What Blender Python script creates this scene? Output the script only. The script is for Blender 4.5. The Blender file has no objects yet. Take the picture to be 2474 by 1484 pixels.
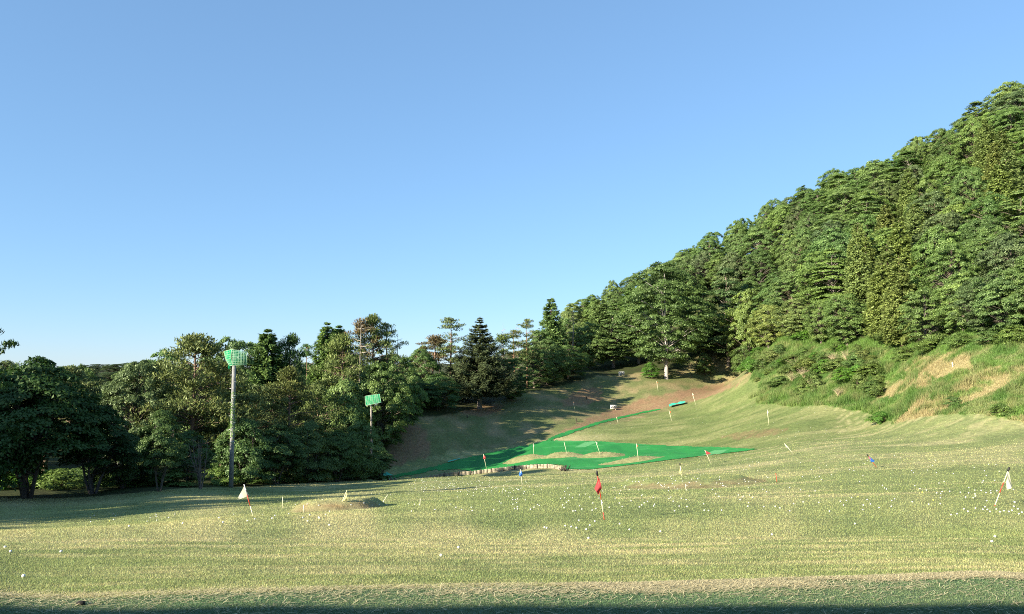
import bpy, math, random
import numpy as np
from mathutils import Vector, Euler
rng = np.random.default_rng(11)
random.seed(5)
scene = bpy.context.scene
COL = scene.collection
R = math.radians

# ------------------------------------------------------------------ camera
F, CX, CY = 740.0, 512.0, 307.0
PITCH = R(5.25)
CP, SP = math.cos(PITCH), math.sin(PITCH)
CAMZ = 2.15
cam_d = bpy.data.cameras.new('camera')
cam = bpy.data.objects.new('camera', cam_d)
COL.objects.link(cam)
cam.location = (0, 0, CAMZ)
cam.rotation_euler = (R(90) + PITCH, 0, 0)
cam_d.sensor_width = 36
cam_d.lens = F / 1024 * 36
cam_d.clip_start = 0.05
cam_d.clip_end = 4000
scene.camera = cam

def unproj(px, row, Y):
    r = (np.asarray(px, float) - CX) / F
    u = (CY - np.asarray(row, float)) / F
    dy = CP - u * SP
    t = np.asarray(Y, float) / dy
    return np.stack([r * t, Y + 0 * t, CAMZ + (SP + u * CP) * t], -1)

# ------------------------------------------------------------------ noise
def _hash(ix, iy, seed):
    h = (ix * 374761393 + iy * 668265263 + seed * 974634777) & 0xffffffff
    h = ((h ^ (h >> 13)) * 1274126177) & 0xffffffff
    return ((h ^ (h >> 16)) & 0xffff) / 65535.0
def vnoise(x, y, seed=0):
    x = np.asarray(x, float); y = np.asarray(y, float)
    ix = np.floor(x).astype(np.int64); iy = np.floor(y).astype(np.int64)
    fx = x - ix; fy = y - iy
    fx = fx * fx * (3 - 2 * fx); fy = fy * fy * (3 - 2 * fy)
    a = _hash(ix, iy, seed); b = _hash(ix + 1, iy, seed)
    c = _hash(ix, iy + 1, seed); d = _hash(ix + 1, iy + 1, seed)
    return (a + (b - a) * fx) * (1 - fy) + (c + (d - c) * fx) * fy
def fbm(x, y, seed=0, o=3):
    s = 0; a = 1; t = 0
    for i in range(o):
        s = s + a * vnoise(x * 2 ** i, y * 2 ** i, seed + i * 17); t += a; a *= .5
    return s / t
def sstep(a, b, x):
    t = np.clip((x - a) / (b - a), 0, 1); return t * t * (3 - 2 * t)

# ------------------------------------------------------------------ terrain control points (picture column, row, metres ahead)
CTRL = [
 (-300,614,6.4),(0,614,6.4),(512,614,6.4),(1024,614,6.4),(1300,614,6.4),
 (256,614,6.4),(768,614,6.4),(256,594,7.3),(768,583.5,7.7),(256,575.5,8.6),(768,569.5,8.85),(256,548,12.3),(768,543,12.5),(-300,607,6.9),(1300,568,8.4),
 (0,598,7.2),(512,590,7.4),(1024,577,8.0),(0,578,8.5),(512,573,8.7),(1024,566,9),
 (0,550,12.2),(512,546,12.5),(1024,540,12.5),(0,531,17),(100,526,18.5),(250,515.5,21),
 (-200,536,17),(-300,548,12),(1250,534,12.5),(1250,500,21),
 (603,519,19),(1000,506,21),(800,511,21),(400,507,27),
 (0,532,20.5),(0,528,27),(0,512,36),(0,499,44),(100,528,22),(100,522,28),(100,510,36),(100,498,45),(-200,520,30),(-300,500,45),
 (250,517,24),(250,510,30),(250,500,42),(250,489,55),(163,491,46),
 (370,481,74),(378,478.5,84),(400,496,40),(400,487,55),(400,480.5,75),(440,477,70),
 (521,485,52),(521,476,72),(521,470.5,88),(521,500,31),
 (603,500,28),(603,488,40),(603,476,60),(603,469,85),
 (683,500,27),(683,486,40),(683,472,58),(690,462,72),(690,453,90),(690,445.5,102),
 (757,450,80),(757,470,50),(757,490,32),
 (880,500,24),(870,466,42),(870,446,60),(888,430,77),(1024,490,25),(1024,460,40),(1024,440,52),(1024,427,60),
 (1200,480,25),(1200,430,50),
 (790,431,88),(760,438,92),(830,441,72),
 (757,420,106),(820,416,95),(742,400.5,128),(805,400,112),(868,402,98),(888,413,86),
 (650,430,118),(600,437.5,114),(560,441,112),(660,415,136),
 (550,440,111),(613,424,128),(678,406,146),
 (388,477.5,89),(450,467,96),(480,456,105),(415,472.5,93),(540,457,98),(600,460,94),(640,460,90),(560,450,104),
 (390,455,97),(395,420,108),(440,430,108),(480,408,131),(480,435,113),(540,389,150),(540,420,125),
 (600,373,172),(613,407,151),(622,374,182),(664,375,172),(700,365,185),(745,362,185),(660,392,159),(730,385,158),(700,398,148),
 (766,352,144),(745,370,146),(775,375,130),(800,375,121),(880,352,108),(870,375,103),(900,400,86),(950,352,85),(950,385,78),(950,415,70),
 (820,352,127),(830,380,110),(1024,350,76),(1024,390,67),(1200,350,66),(1200,395,57),
 (1024,300,97),(1024,240,122),(1024,182,152),(1024,122,197),(1200,300,85),(1200,200,120),(1200,110,165),(1450,300,70),(1450,100,150),
 (900,300,126),(900,240,162),(900,188,212),(800,310,150),(800,262,186),(800,226,226),(724,300,200),(724,268,236),
 (660,330,210),(660,294,242),(600,345,215),(600,320,252),(540,366,200),(540,347,242),(480,385,180),(480,366,232),
 (400,400,132),(400,386,205),(300,402,200),(200,462,90),(200,402,200),(100,462,70),(0,472,60),(0,442,100),(0,392,250),
 (300,440,110),(330,420,130),(100,372,450),(250,370,450),(400,372,450),(0,370,500),(512,362,620),(-300,470,60),(-300,420,150),(-300,372,450),
]
ctrl = np.array(CTRL, float)
P = unproj(ctrl[:, 0], ctrl[:, 1], ctrl[:, 2])
XTRA = [(1024,300,CAMZ+52),(900,300,CAMZ+42),(800,320,CAMZ+34),(724,330,CAMZ+24),(660,340,CAMZ+16),(1200,260,CAMZ+66),(1024,600,CAMZ+30),(800,620,CAMZ+20),(1450,400,CAMZ+60)]
def toUV(x, y):
    yy = np.maximum(y, 6.0)
    U = 512 + F * x / yy * 1.006
    return np.clip(U, -420, 1480), np.log(yy)
U0, V0 = toUV(P[:, 0], P[:, 1])
Z0 = P[:, 2]
U0 = np.concatenate([U0, [e[0] for e in XTRA]]); V0 = np.concatenate([V0, [math.log(e[1]) for e in XTRA]]); Z0 = np.concatenate([Z0, [e[2] for e in XTRA]])
SU, SV = 150.0, 0.33
def _phi(d2): return np.sqrt(d2 + 0.12)
_A = np.stack([U0 / SU, V0 / SV], -1)
_D = _phi(((_A[:, None] - _A[None]) ** 2).sum(-1))
n = len(_A)
_Pm = np.concatenate([np.ones((n, 1)), _A], 1)
_M = np.zeros((n + 3, n + 3)); _M[:n, :n] = _D - 0.02 * np.eye(n); _M[:n, n:] = _Pm; _M[n:, :n] = _Pm.T
_W = np.linalg.solve(_M, np.concatenate([Z0, [0, 0, 0]]))
MOUNDS = []          # (polygon-free raised greens: centre x, y, half-length, half-depth, height, edge)
def height0(x, y):
    x = np.asarray(x, float); y = np.asarray(y, float)
    sh = np.broadcast(x, y).shape
    x = np.broadcast_to(x, sh).ravel(); y = np.broadcast_to(y, sh).ravel()
    U, V = toUV(x, y)
    out = np.empty(len(x))
    for i in range(0, len(x), 20000):
        q = np.stack([U[i:i+20000] / SU, V[i:i+20000] / SV], -1)
        d2 = ((q[:, None, :] - _A[None]) ** 2).sum(-1)
        out[i:i+20000] = _phi(d2) @ _W[:n] + _W[n] + q @ _W[n+1:]
    yy = np.maximum(y, 1)
    amp = np.clip((yy - 6) / 30, 0, 1)
    out += amp * 0.16 * (fbm(x / 7 + 31, y / 9, 3) - .5)
    out += np.clip((yy - 90) / 60, 0, 1) * .5 * (fbm(x / 6, y / 6, 9) - .5) * (y > Yforest_of(U))
    return out.reshape(sh)
def height(x, y):
    z = height0(x, y)
    for cx, cy, a, b, h, e, rot in MOUNDS:
        dx = (x - cx) * math.cos(rot) + (y - cy) * math.sin(rot)
        dy = -(x - cx) * math.sin(rot) + (y - cy) * math.cos(rot)
        wob = 1 + .16 * (fbm(x / 1.3, y / 1.3, 21, 2) - .5)
        d = ((np.abs(dx) / a) ** 2.4 + (np.abs(dy) / b) ** 2.4) ** (1 / 2.4) * wob
        z = z + h * (1 - sstep(1 - e, 1.0, d)) * (.92 + .16 * fbm(x / 1.5, y / 1.5, 5, 2))
    return z

# zone limits along the picture columns
FU = [-420,-100,0,100,163,230,300,350,380,386,395,440,480,540,600,640,664,700,742,756,768,800,880,950,1024,1200,1480]
FY = [30,42,44.5,46,47,55.5,64,74,86,95,107,116,131,150,172,178,176,187,184,160,146,134,110,90,79,66,52]
def Yforest_of(U): return np.interp(U, FU, FY)
def Yfoot_of(U): return np.interp(U, [742,756,805,869,881,890,960,1024,1200,1480], [128,120,105,92,84,79,68,60,48,36])
def Yslope_of(U): return np.interp(U, [380,392,430,470,510,550,613,678,700,745], [88,93,98.5,105.5,109.5,112,128,144,146,136])

_ys = np.exp(np.linspace(math.log(4.5), math.log(650), 700))
def hit(px, row, use=None):
    """where the sight line through a picture point meets the ground"""
    H = use or height
    px = np.atleast_1d(np.asarray(px, float)); row = np.atleast_1d(np.asarray(row, float))
    out = []
    for i in range(0, len(px), 500):
        p = unproj(px[i:i+500, None], row[i:i+500, None], _ys[None])
        dz = p[..., 2] - H(p[..., 0], p[..., 1])
        below = dz < 0
        k = np.where(below.any(1), below.argmax(1), len(_ys) - 1); k = np.maximum(k, 1)
        j = np.arange(len(k))
        d0, d1 = dz[j, k-1], dz[j, k]
        f = np.clip(d0 / (d0 - d1 + 1e-9), 0, 1)
        Y = _ys[k-1] + (_ys[k] - _ys[k-1]) * f
        q = unproj(px[i:i+500], row[i:i+500], Y); q[:, 2] = H(q[:, 0], q[:, 1]); out.append(q)
    return np.concatenate(out)

def mound_at(px0, px1, Yc, dep, h, e=.25, rot=0.0):
    a = (px1 - px0) / 2 / F * Yc; cx = ((px0 + px1) / 2 - 512) / F * Yc
    MOUNDS.append((cx, Yc, a, dep, h, e, rot))
mound_at(301, 388, 28.5, 2.6, .34, .34)
mound_at(616, 747, 42, 6.0, .36, .3)
mound_at(499, 550, 99, 1.6, .62, .8, .12)
mound_at(536, 588, 98, 1.6, .62, .8, .12)
mound_at(571, 629, 97, 1.6, .62, .8, .12)
mound_at(590, 668, 89.5, 1.3, .65, .9, .1)

def inpoly(x, y, poly):
    r = np.zeros(np.shape(x), bool); nP = len(poly); j = nP - 1
    for i in range(nP):
        xi, yi = poly[i][:2]; xj, yj = poly[j][:2]
        c = ((yi > y) != (yj > y)) & (x < (xj - xi) * (y - yi) / (yj - yi + 1e-12) + xi)
        r ^= c; j = i
    return r
def dense(pts, k=6):
    out = []
    for a, b in zip(pts, pts[1:] + pts[:1]):
        for t in range(k): out.append((a[0] + (b[0]-a[0]) * t / k, a[1] + (b[1]-a[1]) * t / k))
    return out
def wpoly(pts, k=4):
    d = np.array(dense(pts, k)); return hit(d[:, 0], d[:, 1], height0)
MATP = wpoly([(380.5,478.2),(394,475.5),(420,470),(447,463),(461,459.5),(475,456),(505,450),(533,444),(548,440.5),(575,441),(600,441.5),(640,444.5),(670,446),(720,447.5),(759,449.3),
              (730,453),(700,456.2),(670,460),(640,464),(610,467.5),(590,469.5),(566,469.5),(563,465.5),(549,464.3),(515,467),(490,470),(473,471.6),(457,469.5),(430,470.5),(424,473),(400,477),(390,480)])
STRIP = wpoly([(545,440.3),(552,437),(600,421.5),(640,412.3),(660,408.6),(661,409.9),(640,414),(600,423.8),(560,437.5),(550,440.7)])
SOILP = [wpoly([(556,434),(585,420),(613,409),(640,399),(690,389),(725,383),(745,388),(735,396),(700,399),(660,409),(600,422)]),
         wpoly([(383,470),(386,440),(398,424),(418,424),(432,440),(428,456),(410,466)]),
         wpoly([(560,402),(575,391),(600,386),(602,398),(590,404),(566,407)]),
         wpoly([(455,412),(480,404),(505,404),(500,412),(478,416)])]
BANKSTRAW = [wpoly([(905,372),(920,357),(952,354),(975,355),(968,372),(930,378)]), wpoly([(870,392),(890,380),(930,378),(940,384),(905,394),(880,398)]),
             wpoly([(893,424),(915,402),(950,384),(990,368),(1024,362),(1024,378),(985,396),(950,410),(912,424)]), wpoly([(960,427),(1000,421),(1024,416),(1024,423),(985,430)])]
ROUGHP = wpoly([(720,436),(740,432),(775,428),(790,430),(770,436),(735,440)])

def mix(a, b, t):
    t = np.asarray(t)[..., None]; return a * (1 - t) + b * t
def C(*c): return np.array(c, float)
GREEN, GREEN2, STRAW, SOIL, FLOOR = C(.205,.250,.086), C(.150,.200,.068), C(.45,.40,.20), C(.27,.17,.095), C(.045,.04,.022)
def edge_near(x): return 7.2 + .078 * (x + 4.9) + .09 * (fbm(x * 2.5, x * 0, 71, 4) - .5)
def ground(x, y):
    """albedo and zone of the ground: 0 lawn 1 slope 2 bank 3 forest floor 4 tee turf 5 bare soil"""
    U, V = toUV(x, y)
    sx = np.clip(y / 14, 1, 3.5)
    streak = .6 * fbm(x / (2.2 * sx), y / (.30 * sx), 41, 4) + .4 * fbm(x / (.7 * sx), y / (.3 * sx), 44, 3)
    big = fbm(x / 9, y / 7, 43, 3)
    s = sstep(.40, .72, .62 * streak + .38 * big)
    col = mix(mix(GREEN, GREEN2, sstep(.45, .75, fbm(x / 2.5, y / 2, 47, 3))), STRAW, s * .78 + .13)
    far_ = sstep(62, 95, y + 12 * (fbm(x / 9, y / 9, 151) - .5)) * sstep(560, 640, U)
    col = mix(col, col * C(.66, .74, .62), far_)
    z = np.zeros(np.shape(x), int)
    jx = x + 1.5 * (fbm(x / 2, y / 2, 51) - .5); jy = y + 2.2 * (fbm(x / 2, y / 2, 53) - .5)
    Uj, _ = toUV(jx, jy)
    fan = (vnoise(x * .10 + y * .03, (y + .32 * x) * 1.5, 161) > .70) & (vnoise(x * .5, y * .8, 163) > .35) & (y > 26) & (y < 80) & (x > 4)
    col = np.where(fan[..., None], mix(col, STRAW, .55 + 0 * x), col)
    # mowing lines by the bank
    m = (Uj > 836) & (Uj < 884) & (y > 82) & (y < 108)
    ring = np.hypot(x - 37.5, (y - 92) * .8)
    col = np.where((m & (np.mod(ring, 1.1) < .3))[..., None], mix(col, STRAW, .55 + 0 * x), col)
    rp = inpoly(jx, jy, ROUGHP); col = np.where(rp[..., None], mix(col, SOIL, .55 * vnoise(x * 2, y * 2, 3) + .2), col)
    for cx, cy, a, b, h, e, rot in MOUNDS:
        d = ((np.abs(x - cx) / a) ** 2.4 + (np.abs(y - cy) / b) ** 2.4) ** (1 / 2.4)
        onr = d < 1.04
        if cy > 80: col = mix(col, mix(STRAW * .82, GREEN2, .6 * vnoise(x * 1.6, y * 1.2, 8)), onr * .75)
        else: col = mix(col, mix(C(.25,.165,.085), STRAW * .6, vnoise(x * 2.5, y * 2.5, 8)), (onr & (d > .80) & (y < cy - .25 * b + .10 * (x - cx))) * (.3 + .6 * vnoise(x * 1.4, y * 3, 18)))
    sl = (Uj > 380) & (Uj < 760) & (jy > Yslope_of(Uj)) & (jy < Yforest_of(Uj) + 1.5)
    g = fbm(x / 2.6, y / 3.2, 61, 4)
    scol = mix(C(.150,.175,.064), mix(SOIL, STRAW, .42 + 0 * x) * .95, sstep(.35, .75, g) * .85)
    col = np.where(sl[..., None], scol, col); z = np.where(sl, 1, z)
    for p in SOILP:
        q = inpoly(jx, jy, p) & sl
        col = np.where(q[..., None], mix(SOIL, scol, .35 * sstep(.4, .6, fbm(x * 1.2, y * 1.2, 67))), col)
        z = np.where(q & (vnoise(x * 1.1, y * 1.1, 68) < .75), 5, z)
    bk = (Uj + 22 * (fbm(x / 1.5, y / 1.5, 141) - .5) > 742 + .45 * (Yforest_of(Uj) - y).clip(-10, 30)) & (jy > Yfoot_of(Uj)) & (jy < Yforest_of(Uj) + 2)
    bcol = mix(mix(C(.085,.165,.035), C(.125,.215,.045), sstep(.35, .65, fbm(x / 2.4, y / 3, 72))), C(.20,.235,.085), sstep(.4, .8, fbm(x / 1.2, y / 1.2, 73)))
    w = np.zeros(np.shape(x))
    for p in BANKSTRAW: w = np.maximum(w, inpoly(jx, jy, p) * 1.0)
    w = np.maximum(w * sstep(.34, .62, fbm(x / 1.1, y / 2.2, 77, 4) + .06), .35 * sstep(.55, .75, fbm(x / 1.2, y / 1.2, 79)))
    bcol = mix(bcol, C(.38,.30,.155), w * .85)
    col = np.where(bk[..., None], bcol, col); z = np.where(bk, 2, z)
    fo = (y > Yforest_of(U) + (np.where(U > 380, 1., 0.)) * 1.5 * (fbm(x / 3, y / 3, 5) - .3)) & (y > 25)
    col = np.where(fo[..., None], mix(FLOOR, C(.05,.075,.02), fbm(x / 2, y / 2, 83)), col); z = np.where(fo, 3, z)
    te = y < edge_near(x)
    col = np.where(te[..., None], mix(C(.36,.31,.17), C(.17,.20,.09), sstep(.3, .6, fbm(x * 3, y * 3, 9))), col); z = np.where(te, 4, z)
    return col, z

# ------------------------------------------------------------------ materials
def new_mat(name):
    m = bpy.data.materials.new(name); m.use_nodes = True
    nt = m.node_tree; nt.nodes.clear()
    return m, nt, nt.nodes, nt.links
def principled(name, color, rough=.6, noise=0.0, nscale=8, bump=0.0, metal=0.0, color2=None, spec=.4):
    m, nt, N, L = new_mat(name)
    out = N.new('ShaderNodeOutputMaterial'); b = N.new('ShaderNodeBsdfPrincipled')
    b.inputs['Roughness'].default_value = rough; b.inputs['Metallic'].default_value = metal
    b.inputs['Specular IOR Level'].default_value = spec
    b.inputs['Base Color'].default_value = (*color, 1)
    if noise or bump or color2:
        tc = N.new('ShaderNodeTexCoord'); nz = N.new('ShaderNodeTexNoise')
        nz.inputs['Scale'].default_value = nscale; nz.inputs['Detail'].default_value = 5
        L.new(tc.outputs['Object'], nz.inputs['Vector'])
        c2 = color2 or tuple(c * (1 - noise) for c in color)
        mx = N.new('ShaderNodeMix'); mx.data_type = 'RGBA'
        mx.inputs[6].default_value = (*color, 1); mx.inputs[7].default_value = (*c2, 1)
        rp = N.new('ShaderNodeMapRange'); rp.inputs[1].default_value = .35; rp.inputs[2].default_value = .65
        L.new(nz.outputs[0], rp.inputs[0]); L.new(rp.outputs[0], mx.inputs[0]); L.new(mx.outputs[2], b.inputs['Base Color'])
        if bump:
            bp = N.new('ShaderNodeBump'); bp.inputs['Strength'].default_value = bump; bp.inputs['Distance'].default_value = .05
            L.new(nz.outputs[0], bp.inputs['Height']); L.new(bp.outputs[0], b.inputs['Normal'])
    L.new(b.outputs[0], out.inputs[0])
    return m
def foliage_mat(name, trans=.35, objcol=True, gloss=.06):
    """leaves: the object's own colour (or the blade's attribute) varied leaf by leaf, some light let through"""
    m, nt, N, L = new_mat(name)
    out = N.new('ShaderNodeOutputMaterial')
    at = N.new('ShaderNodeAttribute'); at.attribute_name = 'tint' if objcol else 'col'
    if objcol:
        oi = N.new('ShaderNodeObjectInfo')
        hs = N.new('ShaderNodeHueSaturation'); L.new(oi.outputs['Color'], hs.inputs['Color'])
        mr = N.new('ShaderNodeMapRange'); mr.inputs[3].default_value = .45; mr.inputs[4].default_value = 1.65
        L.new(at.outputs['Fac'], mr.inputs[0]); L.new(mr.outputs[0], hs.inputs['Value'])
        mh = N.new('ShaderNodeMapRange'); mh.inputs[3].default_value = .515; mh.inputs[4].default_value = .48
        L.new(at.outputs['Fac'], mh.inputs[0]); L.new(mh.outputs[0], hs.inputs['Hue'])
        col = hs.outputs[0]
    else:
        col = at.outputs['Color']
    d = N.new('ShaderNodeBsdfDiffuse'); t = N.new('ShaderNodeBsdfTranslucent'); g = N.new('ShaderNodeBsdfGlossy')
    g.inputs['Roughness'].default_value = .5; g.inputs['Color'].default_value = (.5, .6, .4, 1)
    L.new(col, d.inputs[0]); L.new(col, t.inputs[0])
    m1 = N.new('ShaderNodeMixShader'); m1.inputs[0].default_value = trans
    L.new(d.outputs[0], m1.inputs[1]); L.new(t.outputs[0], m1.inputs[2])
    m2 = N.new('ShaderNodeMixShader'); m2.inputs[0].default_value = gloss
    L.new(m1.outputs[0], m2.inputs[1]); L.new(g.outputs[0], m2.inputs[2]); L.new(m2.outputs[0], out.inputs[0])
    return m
def bark_mat():
    m, nt, N, L = new_mat('bark')
    out = N.new('ShaderNodeOutputMaterial'); b = N.new('ShaderNodeBsdfPrincipled'); b.inputs['Roughness'].default_value = .9
    oi = N.new('ShaderNodeObjectInfo'); tc = N.new('ShaderNodeTexCoord'); mp = N.new('ShaderNodeMapping')
    mp.inputs['Scale'].default_value = (6, 6, 1.2); nz = N.new('ShaderNodeTexNoise'); nz.inputs['Scale'].default_value = 2; nz.inputs['Detail'].default_value = 6
    L.new(tc.outputs['Object'], mp.inputs[0]); L.new(mp.outputs[0], nz.inputs['Vector'])
    mr = N.new('ShaderNodeMapRange'); mr.inputs[1].default_value = .3; mr.inputs[2].default_value = .7; mr.inputs[3].default_value = .45; mr.inputs[4].default_value = 1.25
    L.new(nz.outputs[0], mr.inputs[0])
    hs = N.new('ShaderNodeHueSaturation'); L.new(oi.outputs['Color'], hs.inputs['Color']); L.new(mr.outputs[0], hs.inputs['Value'])
    L.new(hs.outputs[0], b.inputs['Base Color'])
    bp = N.new('ShaderNodeBump'); bp.inputs['Strength'].default_value = .6; bp.inputs['Distance'].default_value = .04
    L.new(nz.outputs[0], bp.inputs['Height']); L.new(bp.outputs[0], b.inputs['Normal']); L.new(b.outputs[0], out.inputs[0])
    return m
def ground_mat():
    m, nt, N, L = new_mat('ground')
    out = N.new('ShaderNodeOutputMaterial'); b = N.new('ShaderNodeBsdfPrincipled'); b.inputs['Roughness'].default_value = .95
    b.inputs['Specular IOR Level'].default_value = .15
    at = N.new('ShaderNodeAttribute'); at.attribute_name = 'col'
    tc = N.new('ShaderNodeTexCoord'); nz = N.new('ShaderNodeTexNoise'); nz.inputs['Scale'].default_value = 2.2; nz.inputs['Detail'].default_value = 8; nz.inputs['Roughness'].default_value = .72
    L.new(tc.outputs['Object'], nz.inputs['Vector'])
    mr = N.new('ShaderNodeMapRange'); mr.inputs[1].default_value = .3; mr.inputs[2].default_value = .7; mr.inputs[3].default_value = .6; mr.inputs[4].default_value = 1.35
    L.new(nz.outputs[0], mr.inputs[0])
    hs = N.new('ShaderNodeHueSaturation'); L.new(at.outputs['Color'], hs.inputs['Color']); L.new(mr.outputs[0], hs.inputs['Value'])
    L.new(hs.outputs[0], b.inputs['Base Color'])
    bp = N.new('ShaderNodeBump'); bp.inputs['Strength'].default_value = .9; bp.inputs['Distance'].default_value = .12
    L.new(nz.outputs[0], bp.inputs['Height']); L.new(bp.outputs[0], b.inputs['Normal']); L.new(b.outputs[0], out.inputs[0])
    return m
def turf_mat(name, a, b2, scale=(1, 1, 1), fine=60, bump=.3):
    m, nt, N, L = new_mat(name)
    out = N.new('ShaderNodeOutputMaterial'); b = N.new('ShaderNodeBsdfPrincipled'); b.inputs['Roughness'].default_value = .7
    b.inputs['Specular IOR Level'].default_value = .25
    at = N.new('ShaderNodeAttribute'); at.attribute_name = 'wear'
    tc = N.new('ShaderNodeTexCoord'); mp = N.new('ShaderNodeMapping'); mp.inputs['Scale'].default_value = scale
    nz = N.new('ShaderNodeTexNoise'); nz.inputs['Scale'].default_value = 1.0; nz.inputs['Detail'].default_value = 6
    L.new(tc.outputs['Object'], mp.inputs[0]); L.new(mp.outputs[0], nz.inputs['Vector'])
    nf = N.new('ShaderNodeTexNoise'); nf.inputs['Scale'].default_value = fine; nf.inputs['Detail'].default_value = 3
    L.new(tc.outputs['Object'], nf.inputs['Vector'])
    mr = N.new('ShaderNodeMapRange'); mr.inputs[1].default_value = .35; mr.inputs[2].default_value = .65
    L.new(nz.outputs[0], mr.inputs[0])
    mx = N.new('ShaderNodeMix'); mx.data_type = 'RGBA'; mx.inputs[6].default_value = (*a, 1); mx.inputs[7].default_value = (*b2, 1)
    L.new(mr.outputs[0], mx.inputs[0])
    m2 = N.new('ShaderNodeMix'); m2.data_type = 'RGBA'; m2.inputs[7].default_value = (.12, .36, .13, 1)
    L.new(mx.outputs[2], m2.inputs[6]); L.new(at.outputs['Fac'], m2.inputs[0])
    L.new(m2.outputs[2], b.inputs['Base Color'])
    ad = N.new('ShaderNodeMath'); ad.operation = 'ADD'; L.new(nz.outputs[0], ad.inputs[0]); L.new(nf.outputs[0], ad.inputs[1])
    bp = N.new('ShaderNodeBump'); bp.inputs['Strength'].default_value = bump; bp.inputs['Distance'].default_value = .06
    L.new(ad.outputs[0], bp.inputs['Height']); L.new(bp.outputs[0], b.inputs['Normal']); L.new(b.outputs[0], out.inputs[0])
    return m
def net_mat(name, color, open_=.35, scale=260):
    """woven plastic net: threads with real holes between them"""
    m, nt, N, L = new_mat(name)
    out = N.new('ShaderNodeOutputMaterial')
    d = N.new('ShaderNodeBsdfDiffuse'); d.inputs[0].default_value = (*color, 1)
    t = N.new('ShaderNodeBsdfTranslucent'); t.inputs[0].default_value = (*color, 1)
    m1 = N.new('ShaderNodeMixShader'); m1.inputs[0].default_value = .4; L.new(d.outputs[0], m1.inputs[1]); L.new(t.outputs[0], m1.inputs[2])
    tr = N.new('ShaderNodeBsdfTransparent')
    tc = N.new('ShaderNodeTexCoord'); nz = N.new('ShaderNodeTexNoise'); nz.inputs['Scale'].default_value = scale; nz.inputs['Detail'].default_value = 0
    L.new(tc.outputs['Object'], nz.inputs['Vector'])
    gt = N.new('ShaderNodeMath'); gt.operation = 'LESS_THAN'; gt.inputs[1].default_value = .5 + (open_ - .5) * .35
    L.new(nz.outputs[0], gt.inputs[0])
    m2 = N.new('ShaderNodeMixShader'); L.new(gt.outputs[0], m2.inputs[0]); L.new(m1.outputs[0], m2.inputs[1]); L.new(tr.outputs[0], m2.inputs[2])
    L.new(m2.outputs[0], out.inputs[0])
    return m
M_LEAF = foliage_mat('leaf', .38); M_NEEDLE = foliage_mat('needle', .2, True, .05)
M_BLADE = foliage_mat('grass_blade', .4, False, .04); M_BARK = bark_mat(); M_GROUND = ground_mat()
M_WHITE = principled('white_plastic', (.78, .78, .74), .45); M_RED = principled('red_paint', (.55, .05, .03), .45)
M_CREAM = principled('cream_pole', (.72, .68, .48), .5); M_BLACK = principled('black_rubber', (.015, .015, .015), .6)
M_BALL = principled('golf_ball', (.66, .66, .64), .35); M_BALLY = principled('yellow_golf_ball', (.75, .72, .12), .35)
M_CONC = principled('concrete', (.27, .27, .26), .85, .35, 5, .2); M_STEEL = principled('galvanised_steel', (.55, .56, .56), .45, 0, 8, 0, .7)
M_WIRE = principled('coated_wire', (.42, .62, .42), .5); M_WOODPOLE = principled('weathered_wood', (.30, .27, .23), .9, .5, 9, .3)
M_PLANK = principled('bleached_planks', (.42, .36, .26), .9, .5, 3.5, .3); M_DARKWOOD = principled('dark_stake', (.07, .055, .045), .9, .4, 8, .2)
M_NET = net_mat('green_net', (.015, .40, .17), .08); M_NET2 = net_mat('open_green_net', (.02, .33, .15), .42)
M_TEAL = principled('teal_sheet', (.06, .50, .34), .6, .25, 4, .4); M_BOARD = principled('sign_board', (.64, .64, .61), .5); M_INK = principled('black_lettering', (.02, .02, .02), .5)

# ------------------------------------------------------------------ mesh helpers
def link(o, parent=None):
    COL.objects.link(o)
    if parent is not None: o.parent = parent
    return o
def mk(name, verts, faces, mats, parent=None, smooth=False, fattr=None, cattr=None, vattr=None, mids=None, loc=None):
    """faces: (n,3) or (n,4) array, or list of such arrays"""
    verts = np.asarray(verts, np.float32).reshape(-1, 3)
    if not isinstance(faces, list): faces = [faces]
    faces = [np.asarray(f, np.int32) for f in faces if len(f)]
    me = bpy.data.meshes.new(name)
    me.vertices.add(len(verts)); me.vertices.foreach_set('co', verts.ravel())
    lv = np.concatenate([f.ravel() for f in faces]); tot = np.concatenate([np.full(len(f), f.shape[1], np.int32) for f in faces])
    st = np.concatenate([[0], np.cumsum(tot)[:-1]]).astype(np.int32)
    me.loops.add(len(lv)); me.loops.foreach_set('vertex_index', lv)
    me.polygons.add(len(tot)); me.polygons.foreach_set('loop_start', st)
    me.polygons.foreach_set('loop_total', tot)
    for m in (mats if isinstance(mats, (list, tuple)) else [mats]): me.materials.append(m)
    if mids is not None: me.polygons.foreach_set('material_index', np.asarray(mids, np.int32))
    if smooth: me.polygons.foreach_set('use_smooth', np.ones(len(tot), bool))
    if fattr is not None:
        for k, v in fattr.items(): me.attributes.new(k, 'FLOAT', 'FACE').data.foreach_set('value', np.asarray(v, np.float32))
    if vattr is not None:
        for k, v in vattr.items(): me.attributes.new(k, 'FLOAT', 'POINT').data.foreach_set('value', np.asarray(v, np.float32))
    if cattr is not None:
        dom, v = cattr; v = np.asarray(v, np.float32); v = np.concatenate([v, np.ones((len(v), 1), np.float32)], 1)
        me.attributes.new('col', 'FLOAT_COLOR', dom).data.foreach_set('color', v.ravel())
    me.update(calc_edges=True)
    o = bpy.data.objects.new(name, me)
    if loc is not None: o.location = loc
    return link(o, parent)
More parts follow.
